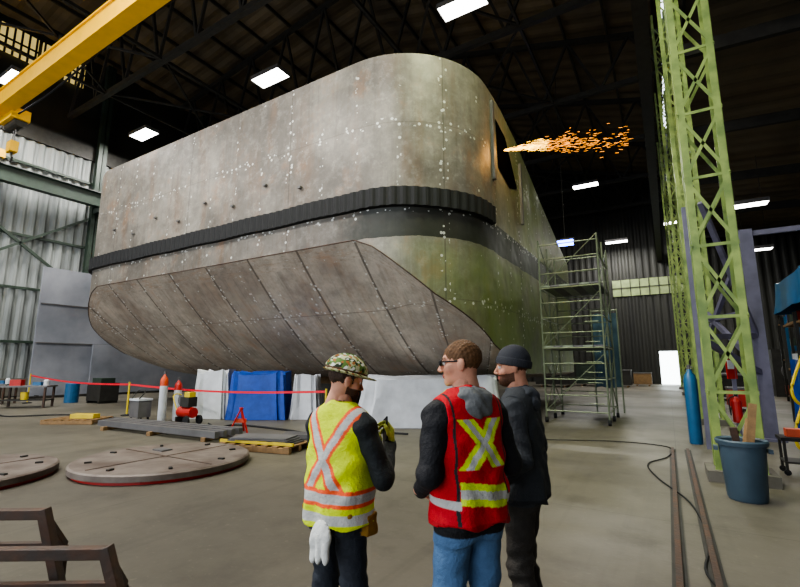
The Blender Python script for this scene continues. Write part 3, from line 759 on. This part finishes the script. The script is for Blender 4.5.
def bx(c, h, rad, k=.01, tag=0, rot=None):
    c = np.array(c, f32); Rm = np.array(rot if rot is not None else np.eye(3), f32); m = float(np.linalg.norm(h))+rad
    def fn(X, Y, Z):
        px, py, pz = X-c[0], Y-c[1], Z-c[2]
        q = [np.abs(px*Rm[0, i]+py*Rm[1, i]+pz*Rm[2, i])-(h[i]-rad) for i in range(3)]
        out = np.sqrt(sum(np.maximum(a, 0)**2 for a in q)); ins = np.minimum(np.maximum(np.maximum(q[0], q[1]), q[2]), 0)
        return out+ins-rad
    return (fn, c-m, c+m, k, tag, 'u')
def loft(tab, tag=0, k=.04, p=2.4, fold=0.):
    zs = [t[0] for t in tab]; rx = [t[1] for t in tab]; ry = [t[2] for t in tab]; cy = [t[3] for t in tab]
    def fn(X, Y, Z):
        z = Z.ravel(); a = np.interp(z, zs, rx).astype(f32)[None, None, :]; b_ = np.interp(z, zs, ry).astype(f32)[None, None, :]; c = np.interp(z, zs, cy).astype(f32)[None, None, :]
        q = ((np.abs(X)/a)**p+(np.abs(Y-c)/b_)**p)**(1/p)
        d = (q-1)*np.minimum(a, b_)
        if fold: d = d+fold*np.sin(X*38+Z*9)*np.clip((1.25-Z)*4, .25, 1)
        return np.maximum(d, np.maximum(zs[0]-Z, Z-zs[-1]))
    m = max(max(rx), max(ry))+.03
    return (fn, np.array((-m, -m, zs[0])), np.array((m, m, zs[-1])), k, tag, 'u')

def field(prims, lo, hi, h):
    lo = np.array(lo, float); n = np.ceil((np.array(hi)-lo)/h).astype(int)+1
    ax = [(lo[i]+h*np.arange(n[i])).astype(f32) for i in range(3)]
    F = np.full(n, .5, f32); T = np.zeros(n, np.int8)
    for fn, a, b_, k, tag, op in prims:
        mg = k+.035
        i0 = np.clip(np.floor((a-mg-lo)/h).astype(int), 0, n); i1 = np.clip(np.ceil((b_+mg-lo)/h).astype(int)+1, 0, n)
        if (i1 <= i0).any(): continue
        sl = tuple(slice(p, q) for p, q in zip(i0, i1))
        d = fn(ax[0][sl[0]][:, None, None], ax[1][sl[1]][None, :, None], ax[2][sl[2]][None, None, :]).astype(f32)
        G = F[sl]
        if op == 'u':
            hh = np.clip(.5+.5*(G-d)/k, 0, 1); T[sl] = np.where(d < G, tag, T[sl]); F[sl] = G*(1-hh)+d*hh-k*hh*(1-hh)
        else:
            hh = np.clip(.5-.5*(G+d)/k, 0, 1); F[sl] = G*(1-hh)-d*hh+k*hh*(1-hh)
    return F, T, ax, lo
def nets(F, lo, h):
    I = F < 0
    n = F.shape; cn = tuple(q-1 for q in n)
    cnt = np.zeros(cn, np.int8)
    for dx in (0, 1):
        for dy in (0, 1):
            for dz in (0, 1): cnt += I[dx:dx+cn[0], dy:dy+cn[1], dz:dz+cn[2]]
    act = (cnt > 0) & (cnt < 8); idx = np.argwhere(act)
    vid = np.full(cn, -1, np.int32); vid[act] = np.arange(len(idx))
    acc = np.zeros((len(idx), 3)); c = np.zeros(len(idx))
    corners = [(0, 0, 0), (1, 0, 0), (0, 1, 0), (1, 1, 0), (0, 0, 1), (1, 0, 1), (0, 1, 1), (1, 1, 1)]
    for e in range(8):
        for a in range(3):
            A = corners[e]
            if A[a]: continue
            B = list(A); B[a] = 1
            fa = F[idx[:, 0]+A[0], idx[:, 1]+A[1], idx[:, 2]+A[2]]; fb = F[idx[:, 0]+B[0], idx[:, 1]+B[1], idx[:, 2]+B[2]]
            m = (fa < 0) != (fb < 0); t = np.where(m, fa/(fa-fb+1e-12*(fa == fb)), 0)
            p = np.array(A, float)[None, :].repeat(len(idx), 0); p[:, a] += t
            acc[m] += p[m]; c[m] += 1
    V = (idx+acc/np.maximum(c, 1)[:, None])*h+lo
    Q = []
    for a in range(3):
        u, v = (a+1) % 3, (a+2) % 3
        sa = [slice(1, -1)]*3; sb = [slice(1, -1)]*3
        sa[a] = slice(0, -1); sb[a] = slice(1, None)
        fa = I[tuple(sa)]; fb = I[tuple(sb)]
        ch = np.argwhere(fa != fb)
        if not len(ch): continue
        s = fa[tuple(ch.T)]
        g = ch.copy(); g[:, u] += 1; g[:, v] += 1
        def cell(du, dv):
            q = g.copy(); q[:, u] += du; q[:, v] += dv; return vid[tuple(q.T)]
        q = np.stack([cell(-1, -1), cell(0, -1), cell(0, 0), cell(-1, 0)], 1)
        q[~s] = q[~s][:, ::-1]; Q.append(q)
    return V, np.concatenate(Q)
def part(prims, lo, hi, h, colf, post=None, bump=.55):
    F, T, ax, l = field(prims, lo, hi, h)
    if post: F = post(F, ax[0][:, None, None], ax[1][None, :, None], ax[2][None, None, :]).astype(f32)
    V, Q = nets(F, l, h)
    ii = np.clip(np.rint((V-l)/h).astype(int), 0, np.array(F.shape)-1)
    tg = T[tuple(ii.T)]; C = colf(V, tg)
    return V, Q, np.concatenate([C[:, :3], np.full((len(V), 1), bump)], 1)

class Fig:
    def __init__(s): s.V = []; s.Q = []; s.C = []; s.n = 0
    def add(s, V, Q, C, Rm=None, t=(0, 0, 0)):
        if Rm is not None: V = V@np.array(Rm).T
        V = V+np.array(t); s.V.append(V); s.Q.append(Q+s.n); s.C.append(C); s.n += len(V)
    def obj(s, name, loc, rz, sc=1.0):
        V = np.concatenate(s.V)*sc; Q = np.concatenate(s.Q); C = np.concatenate(s.C)
        ok = (Q >= 0).all(1); Q = Q[ok]
        me = bpy.data.meshes.new(name); me.vertices.add(len(V)); me.vertices.foreach_set('co', V.astype(f32).ravel())
        me.loops.add(len(Q)*4); me.loops.foreach_set('vertex_index', Q.astype(np.int32).ravel())
        me.polygons.add(len(Q)); me.polygons.foreach_set('loop_start', (np.arange(len(Q))*4).astype(np.int32))
        try: me.polygons.foreach_set('loop_total', np.full(len(Q), 4, np.int32))
        except Exception: pass
        me.update(calc_edges=True)
        me.polygons.foreach_set('use_smooth', [True]*len(me.polygons))
        at = me.color_attributes.new('Col', 'FLOAT_COLOR', 'POINT')
        at.data.foreach_set('color', C.astype(f32).ravel())
        me.materials.append(M['attr'])
        ob = bpy.data.objects.new(name, me); ob.location = loc; ob.rotation_euler = (0, 0, rz); scene.collection.objects.link(ob)
        return ob
def A3(c): return np.array(c[:3])
SKIN = A3(S(205, 150, 125)); LIP = A3(S(170, 100, 90))
def nz3(P, f, s=0.):
    x, y, z = P[:, 0]*f, P[:, 1]*f, P[:, 2]*f
    return (np.sin(x*1.7+s+1.3*np.sin(y*1.1+s))+np.sin(y*1.9+1.7*np.sin(z*1.3+s*2))+np.sin(z*1.6+1.2*np.sin(x*1.5-s)))/3

def head(fig, c, yaw, pitch, gear, hair, beard, skin=SKIN, glasses=False):
    P = [el((0, -.012, .035), (.074, .095, .088), .02, 1), el((0, .018, -.02), (.061, .076, .088), .03, 1), el((0, .035, -.062), (.05, .053, .045), .02, 1),
         el((0, .076, -.09), (.022, .018, .018), .02, 1), rc((0, -.02, -.05), (0, -.035, -.17), .056, .06, .03, 1)]
    for s in (-1, 1):
        P += [el((s*.038, .06, -.022), (.026, .026, .024), .02, 1), el((s*.0785, -.004, -.002), (.009, .02, .032), .006, 1), el((s*.084, -.012, .006), (.007, .014, .02), .004, 1)]
    P += [rc((-.04, .082, .033), (.04, .082, .033), .012, .012, .015, 1), rc((0, .088, .022), (0, .114, -.022), .008, .0115, .01, 1)]
    for s in (-1, 1):
        P += [el((s*.012, .104, -.027), (.009, .01, .008), .006, 1), el((s*.032, .102, .012), (.016, .014, .011), .01, 1, 's'), el((s*.031, .0815, .012), (.0135, .0135, .0125), .003, 3),
              rc((s*.018, .093, .021), (s*.045, .086, .02), .004, .003, .004, 1)]
    P += [el((0, .092, -.052), (.024, .011, .0055), .004, 4), el((0, .09, -.062), (.02, .011, .006), .004, 4)]
    if gear in ('hair', 'beanie', 'helmet'):
        e0 = el((0, -.016, .04), (.080, .100, .091))
        def fh(X, Y, Z):
            d = e0[0](X, Y, Z)+.0018*np.sin(X*240+Z*80)*np.sin(Y*210+Z*60)+.002*np.sin(X*95+Y*60)
            return np.maximum(d, (.96*Y-.03-Z)*.72+0*X)
        P.append((fh, e0[1], e0[2], .004, 5, 'u'))
    if beard:
        P.append(el((0, .045, -.078), (.05, .055, .042), .012, 6)); P.append(el((0, .095, -.04), (.026, .008, .006), .004, 6))
    if glasses:
        for s in (-1, 1):
            P += [el((s*.033, .103, .014), (.029, .008, .019), .002, 7), rc((s*.06, .09, .02), (s*.083, -.01, .018), .0045, .004, .002, 7)]
        P.append(rc((-.01, .112, .02), (.01, .112, .02), .004, .004, .002, 7))
    if gear == 'helmet':
        e1 = el((0, -.01, .048), (.114, .138, .12)); e2 = el((0, .035, .05), (.12, .16, .01)); e3 = el((0, -.01, .052), (.128, .152, .01))
        def fd(X, Y, Z):
            d = np.maximum(e1[0](X, Y, Z), .044-Z)
            rid = np.maximum(np.abs(X)-.012, e1[0](X, Y, Z)-.007); rid = np.maximum(rid, .07-Z)
            return np.minimum(np.minimum(np.minimum(d, e2[0](X, Y, Z)), e3[0](X, Y, Z)), rid)
        P.append((fd, np.array((-.135, -.17, .03)), np.array((.135, .205, .19)), .003, 8, 'u'))
        P.append(rc((-.078, .02, .04), (-.03, .05, -.1), .005, .005, .002, 9)); P.append(rc((.078, .02, .04), (.03, .05, -.1), .005, .005, .002, 9))
    if gear == 'beanie':
        e1 = el((0, -.016, .045), (.09, .111, .108)); e2 = el((0, -.014, .03), (.098, .119, .11))
        def fb(X, Y, Z):
            an = np.arctan2(Y, X); rb = .0014*np.sin(an*56)
            edge = .012+.28*Y
            d = np.maximum(e1[0](X, Y, Z)+rb, edge-Z); cuff = np.maximum(np.maximum(e2[0](X, Y, Z)+rb, edge-Z), Z-(edge+.05))
            return np.minimum(d, cuff)
        P.append((fb, np.array((-.12, -.15, -.05)), np.array((.12, .13, .17)), .006, 8, 'u'))
    def colf(V, t):
        C = np.tile(skin, (len(V), 1)).astype(float)
        C *= (1+.06*nz3(V, 60))[:, None]
        rosy = np.exp(-(((np.abs(V[:, 0])-.04)**2+(V[:, 1]-.075)**2+(V[:, 2]+.025)**2)/.0006)); C = C*(1-.25*rosy[:, None])+A3(S(200, 110, 95))*.25*rosy[:, None]
        br = (np.abs(V[:, 2]-.036) < .0055) & (V[:, 1] > .075) & (np.abs(np.abs(V[:, 0])-.034) < .017); C[br] = A3(hair)*.8
        C[t == 4] = LIP
        e = t == 3; C[e] = (.75, .73, .7)
        ir = e & (((np.abs(V[:, 0])-.031)**2+(V[:, 2]-.012)**2) < 3e-5) & (V[:, 1] > .08); C[ir] = (.03, .03, .03)
        if beard:
            bm = (V[:, 2] < -.035+.25*np.maximum(0, .03-V[:, 1])) & (V[:, 2] > -.125) & (V[:, 1] > .0) & (t != 4) & (t != 8); C[bm] = A3(hair)*.9+.25*skin*(.3+.2*nz3(V[bm], 300))[:, None]
        hm = (t == 5) | (t == 6); C[hm] = A3(hair)*(1+.3*nz3(V[hm], 200))[:, None]
        C[t == 7] = (.01, .01, .012)
        C[t == 9] = (.02, .02, .02)
        g = t == 8
        if gear == 'helmet':
            n1 = nz3(V, 52, 1.0); n2 = nz3(V, 70, 4.0); n3 = nz3(V, 85, 7.)
            K = np.tile(A3(S(190, 192, 150)), (len(V), 1)); K[n1 > .05] = A3(S(98, 128, 62)); K[n2 > .28] = A3(S(42, 56, 36)); K[n3 > .5] = A3(S(170, 110, 60)); K[(n3 < -.45)] = A3(S(225, 225, 215))
            bd = (V[:, 2] > .058) & (V[:, 2] < .068); K[bd] = A3(S(90, 60, 40))
            C[g] = K[g]
        elif gear == 'beanie': C[g] = A3(S(52, 54, 60))*(1+.15*np.sin(np.arctan2(V[g, 1], V[g, 0])*56))[:, None]
        return np.clip(C, 0, 1)
    V, Q, C = part(P, (-.15, -.19, -.2), (.15, .21, .19), .0034, colf, bump=.08)
    Rm = Matrix.Rotation(yaw, 3, 'Z')@Matrix.Rotation(pitch, 3, 'X')
    fig.add(V, Q, C, Rm, c)

def hand(fig, wrist, d, up, side, curl=(.5, .6, .4), col=SKIN, fat=1.0, thumb=.3, prop=None):
    P = [bx((0, .048, 0), (.041*fat, .046, .015*fat), .013, .012, 1), el((.022, .035, -.008), (.02, .032, .014), .01, 1), rc((0, -.04, 0), (0, .015, 0), .026*fat, .028*fat, .02, 2)]
    base = [(.031, .09, .0098), (.0105, .095, .0102), (-.0105, .091, .0098), (-.030, .081, .0086)]
    lens = [(.043, .026, .021), (.048, .03, .022), (.043, .028, .021), (.034, .021, .018)]
    for i, ((x, y, r), L) in enumerate(zip(base, lens)):
        a = 0; p = np.array((x, y-.012, 0.)); q = np.array((x, y, 0.)); P.append(rc(p, q, r*fat, r*fat, .008, 1))
        sp = x*.9
        for j in range(3):
            a += curl[j]*(1+.12*i); dd = np.array((sp*(1-.3*j), math.cos(a), -math.sin(a))); dd /= np.linalg.norm(dd)
            q2 = q+dd*L[j]; P.append(rc(q, q2, r*fat*(1-.07*j), r*fat*(.93-.07*j), .003, 1)); q = q2
    t0 = (.026, .018, -.006); t1 = (.05+.01*thumb, .048, -.018-.02*thumb); t2 = (.052+.008*thumb, .078, -.03-.03*thumb); t3 = (.045, .1, -.036-.04*thumb)
    P += [rc(t0, t1, .015*fat, .012*fat, .01, 1), rc(t1, t2, .0118*fat, .0108*fat, .004, 1), rc(t2, t3, .0108*fat, .009*fat, .003, 1)]
    if prop: P.append(prop)
    def colf(V, t):
        C = np.tile(col, (len(V), 1)).astype(float)*(1+.1*nz3(V, 120))[:, None]; C[t == 9] = (.02, .02, .025); return np.clip(C, 0, 1)
    V, Q, C = part(P, (-.08, -.08, -.15), (.1, .22, .06), .0028, colf, bump=.1)
    d = Vector(d).normalized(); up = Vector(up); x = d.cross(up).normalized(); up = x.cross(d)
    Rm = np.array([[x[i], d[i], up[i]] for i in range(3)])
    if side < 0: V = V*np.array((-1, 1, 1)); Q = Q[:, ::-1]
    fig.add(V, Q, C, Rm, wrist)

def person(name, Hh, loc, rz, arms, legs, colb, vest, vcol, headspec, hands, extra=(), hood=None, h=.0075):
    fig = Fig(); s = Hh/1.8; jh = colb.get('jhem', .9); bw = colb.get('bulk', 0)
    torso = [loft([(.84, .165, .12, -.005), (.95, .178, .13, -.01), (1.08, .165, .122, 0), (1.28, .18, .13, 0), (1.40, .172, .11, 0), (1.46, .12, .085, 0), (1.5, .07, .06, -.005)], 1, .05),
             rc((-.165, -.005, 1.415), (.165, -.005, 1.415), .07, .07, .05, 1), rc((0, -.015, 1.49), (-.13, -.01, 1.43), .06, .058, .05, 1), rc((0, -.015, 1.49), (.13, -.01, 1.43), .06, .058, .05, 1)]
    P = list(torso)
    for sd in (-1, 1):
        e, w = arms[sd]; sh = (sd*.185, -.005, 1.412)
        P += [rc(sh, e, .07+bw, .056+bw, .04, 2), rc(e, w, .056+bw, .04, .03, 2), el(e, (.06, .06, .06), .02, 2)]
        k, a = legs[sd]; hp = (sd*.085, -.005, .9)
        P += [el((sd*.08, -.045, .92), (.09, .088, .1), .04, 3), rc(hp, k, .098, .073, .03, 3), rc(k, (a[0], a[1], .13), .073, .068, .025, 3), el((k[0], k[1]+.01, k[2]), (.07, .074, .08), .02, 3),
              rc((a[0], a[1]-.005, .14), (a[0], a[1]-.01, .06), .05, .052, .01, 4), rc((a[0], a[1]-.035, .05), (a[0]+sd*.02, a[1]+.16, .045), .047, .044, .02, 4), bx((a[0]+sd*.01, a[1]+.06, .014), (.047, .14, .014), .01, .004, 6)]
    P.append(rc((0, -.01, 1.46), (0, .012, 1.56), .056, .055, .02, 7))
    P += list(extra)
    def colf(V, t):
        C = np.zeros((len(V), 3)); z = V[:, 2]
        tors = (t == 1) | (t == 0); C[tors] = colb['jacket']
        C[t == 2] = colb['sleeve']; C[t == 3] = colb['trouser']; C[t == 4] = colb['boot']; C[t == 6] = (.02, .02, .02); C[t == 7] = SKIN
        C[tors & (z < jh)] = colb['trouser']; C[(t == 3) & (z > jh)] = colb['jacket']
        C[t == 8] = colb.get('rag', (.7, .7, .7)); C[t == 9] = colb.get('pouch', (.1, .1, .1))
        C *= (1+.1*nz3(V, 45))[:, None]; return np.clip(C, 0, 1)
    def wr(F, X, Y, Z):
        w = np.sin(Z*52+3.0*np.sin(X*17+Y*9)+2.5*np.sin(Y*19+X*6))*.0024+np.sin(Z*29+X*26+Y*21+2.5*np.sin(Z*13+Y*11))*.0032
        low = np.exp(-((Z-.14)/.1)**2)*np.sin(Z*110+X*15)*.006+np.exp(-((Z-.5)/.12)**2)*np.sin(Z*85+X*22+Y*30)*.004
        return np.maximum(F+w+low, .001-Z)
    V, Q, C = part(P, (-.44, -.34, -.02), (.44, .55, 1.62), h, colf, wr)
    fig.add(V, Q, C)
    if hood is not None:
        HP = [el((0, -.075, 1.51), (.11, .05, .04), .03, 5), el((0, -.01, 1.53), (.098, .085, .032), .03, 5), el((0, -.11, 1.455), (.085, .032, .055), .03, 5)]
        def hp_(F, X, Y, Z):
            nk = np.sqrt(X**2+(Y-.015)**2); F = F+.0035*np.sin(Z*75+X*30+3*np.sin(X*25))+.003*np.sin(X*60)
            return np.maximum(F, np.where(Z > 1.53, .062-nk, -1)+0*Z)
        V, Q, C = part(HP, (-.2, -.25, 1.3), (.2, .15, 1.64), .0055, lambda V, t: np.clip(np.tile(hood, (len(V), 1))*(1+.1*nz3(V, 60))[:, None], 0, 1), hp_)
        fig.add(V, Q, C)
    if vest:
        hem = vest['hem']; rxs = vest.get('bulk', 0)
        vt = [loft([(hem-.02, .205+rxs, .152+rxs, -.005), (1.0, .196+rxs, .146+rxs, -.005), (1.15, .186+rxs, .137+rxs, -.002), (1.3, .194+rxs*.6, .146, 0), (1.4, .186, .124, 0), (1.47, .14, .095, -.002), (1.53, .085, .07, -.005)], 1, .03, 2.4, .005),
              rc((-.15, -.005, 1.42), (.15, -.005, 1.42), .083, .083, .05, 1), rc((0, -.015, 1.495), (-.13, -.01, 1.437), .07, .07, .05, 1), rc((0, -.015, 1.495), (.13, -.01, 1.437), .07, .07, .05, 1)]
        def vp(F, X, Y, Z):
            w = np.sin(Z*40+3*np.sin(X*13)+X*25)*.003+np.sin(X*46+4*np.sin(Z*8))*.004*np.clip((1.3-Z)*3, 0, 1)+np.sin(Z*23-X*31+2*np.sin(Z*11))*.0035
            F = F+w
            F = np.maximum(F, hem+.012*np.sin(X*30)-Z)
            aw = vest.get('arm', .178)
            F = np.maximum(F, np.abs(X)-(aw+.35*np.maximum(0, 1.4-Z))+0*Y)
            nk = np.sqrt(X**2+(Y-.02)**2)
            F = np.maximum(F, np.where(Z > 1.45, .078-nk, -1)+0*Z)
            return F
        V, Q, C = part(vt, (-.3, -.24, hem-.06), (.3, .26, 1.6), .0056, vcol, vp)
        fig.add(V, Q, C)
    c, yaw, pit, kw = headspec
    head(fig, (c[0]/s, c[1]/s, c[2]/s), yaw, pit, **kw)
    for hs in hands: hand(fig, **hs)
    return fig.obj(name, loc, rz, s)

YELL = A3(S(218, 236, 30)); ORG = A3(S(250, 100, 55)); SILV = A3(S(190, 190, 186)); REDV = A3(S(198, 20, 36)); LIME = A3(S(212, 240, 50)); BLK = A3(S(28, 28, 30))
def v1(V, t):
    C = np.tile(YELL, (len(V), 1)); x, y, z = V.T
    d = np.abs(np.abs(x)-.62*np.abs(z-1.235))/1.18
    m = (z > 1.07) & (y < .02)
    C[m & (d < .042)] = ORG; C[m & (d < .022)] = SILV
    m = (z > 1.07) & (y >= .02); dd = np.abs(np.abs(x)-.11); C[m & (dd < .042)] = ORG; C[m & (dd < .022)] = SILV
    C[np.abs(z-1.035) < .045] = ORG; C[np.abs(z-1.035) < .024] = SILV
    C[np.abs(z-.93) < .026] = SILV
    C[z < .9] = YELL*.9
    return C
def v2(V, t):
    C = np.tile(REDV, (len(V), 1)); x, y, z = V.T
    d = np.abs(np.abs(x)-.8*np.abs(z-1.29))/1.28; m = (np.abs(z-1.29) < .115) & (y < 0)
    C[m & (d < .038)] = LIME; C[m & (d < .014)] = SILV
    zz = z+.02*np.sin(x*8)
    b_ = (np.abs(zz-1.055) < .05) & (np.abs(x) < .14); C[b_] = LIME; C[(np.abs(zz-1.055) < .019) & b_] = SILV
    m = (y > .02) & (np.abs(np.abs(x)-.1) < .03) & (z > 1.1); C[m] = LIME
    C[(np.abs(np.abs(x)-.15) < .006) & (y < 0)] = BLK*2
    s_ = (np.abs(x) > .14) & (np.abs(z-1.02) < .022+.0*x); C[s_] = SILV
    C[z < .935] = REDV*.7
    return C
def v3(V, t):
    C = np.tile(A3(S(60, 64, 68)), (len(V), 1)); C[V[:, 2] < .9] = A3(S(46, 48, 52)); return C

glove = A3(S(176, 186, 90))
def Wp(a, b_): x, y, _ = W(a, b_); return (x, y, 0)
phone = bx((.012, .085, -.035), (.038, .075, .006), .004, .001, 9)
person('hard_hat_worker', 1.73, Wp(-.345, 2.66), math.radians(31-34),
       {1: ((.29, .04, 1.14), (.175, .27, 1.28)), -1: ((-.27, .09, 1.15), (-.03, .29, 1.2))},
       {1: ((.11, .02, .5), (.125, -.02)), -1: ((-.12, .03, .5), (-.145, -.01))},
       dict(jacket=A3(S(36, 38, 40)), sleeve=A3(S(34, 38, 40)), trouser=A3(S(48, 52, 60)), boot=A3(S(60, 45, 32)), rag=A3(S(225, 225, 220)), pouch=A3(S(150, 110, 40)), bulk=.002),
       dict(hem=.885, arm=.192, bulk=.024), v1,
       ((0, .035, 1.605), math.radians(-36), math.radians(-14), dict(gear='helmet', hair=S(60, 44, 34), beard=True)),
       [dict(wrist=(.175, .27, 1.28), d=(-.25, .35, .9), up=(.6, .75, -.1), side=-1, curl=(.7, .8, .5), col=glove, fat=1.15, prop=phone),
        dict(wrist=(-.03, .29, 1.2), d=(.75, .3, .45), up=(-.2, .5, -.8), side=1, curl=(.6, .6, .4), col=glove, fat=1.15)],
       extra=(el((.03, -.18, .85), (.07, .022, .08), .01, 8), el((-.02, -.185, .79), (.028, .02, .09), .01, 8), el((.07, -.185, .77), (.024, .02, .07), .01, 8), el((.025, -.19, .77), (.022, .02, .07), .01, 8),
              bx((.2, .03, .88), (.03, .05, .06), .015, .01, 9), rc((-.16, -.1, .95), (.16, -.1, .95), .03, .03, .02, 9)))
person('red_vest_worker', 1.84, Wp(.345, 2.40), math.radians(31+30),
       {1: ((.275, -.02, 1.15), (.2, .2, 1.06)), -1: ((-.255, -.04, 1.15), (-.17, .16, 1.03))},
       {1: ((.105, .01, .5), (.13, -.04)), -1: ((-.11, .03, .5), (-.14, -.0))},
       dict(jacket=A3(S(30, 30, 33)), sleeve=A3(S(34, 34, 38)), trouser=A3(S(84, 116, 154)), boot=A3(S(70, 50, 35)), jhem=.875, bulk=.0),
       dict(hem=.915, arm=.175, bulk=.014), v2,
       ((0, .03, 1.705), math.radians(50), math.radians(-4), dict(gear='hair', hair=S(98, 70, 46), beard=False, glasses=True)),
       [dict(wrist=(.2, .2, 1.06), d=(-.8, .45, -.1), up=(.3, .8, .5), side=-1, curl=(.5, .6, .4)),
        dict(wrist=(-.17, .16, 1.03), d=(.8, .55, -.25), up=(-.3, .8, .5), side=1, curl=(.5, .6, .4))],
       hood=A3(S(110, 112, 114)))
person('beanie_worker', 1.81, Wp(.78, 2.98), math.radians(31+62),
       {1: ((.26, -.06, 1.15), (.24, .12, .98)), -1: ((-.265, -.07, 1.15), (-.25, .1, .96))},
       {1: ((.105, .03, .5), (.12, -.03)), -1: ((-.11, -.0, .5), (-.14, -.06))},
       dict(jacket=A3(S(58, 62, 66)), sleeve=A3(S(62, 66, 72)), trouser=A3(S(66, 62, 58)), boot=A3(S(50, 40, 32)), jhem=.86, bulk=.003),
       dict(hem=.87, arm=.178, bulk=.01), v3,
       ((0, .03, 1.685), math.radians(20), math.radians(-6), dict(gear='beanie', hair=S(84, 56, 40), beard=True)),
       [dict(wrist=(.24, .12, .98), d=(-.15, .5, -.8), up=(.9, .3, .1), side=-1, curl=(.35, .4, .3)),
        dict(wrist=(-.25, .1, .96), d=(.1, .45, -.85), up=(-.9, .3, .1), side=1, curl=(.35, .4, .3))],
       hood=A3(S(70, 74, 80)))
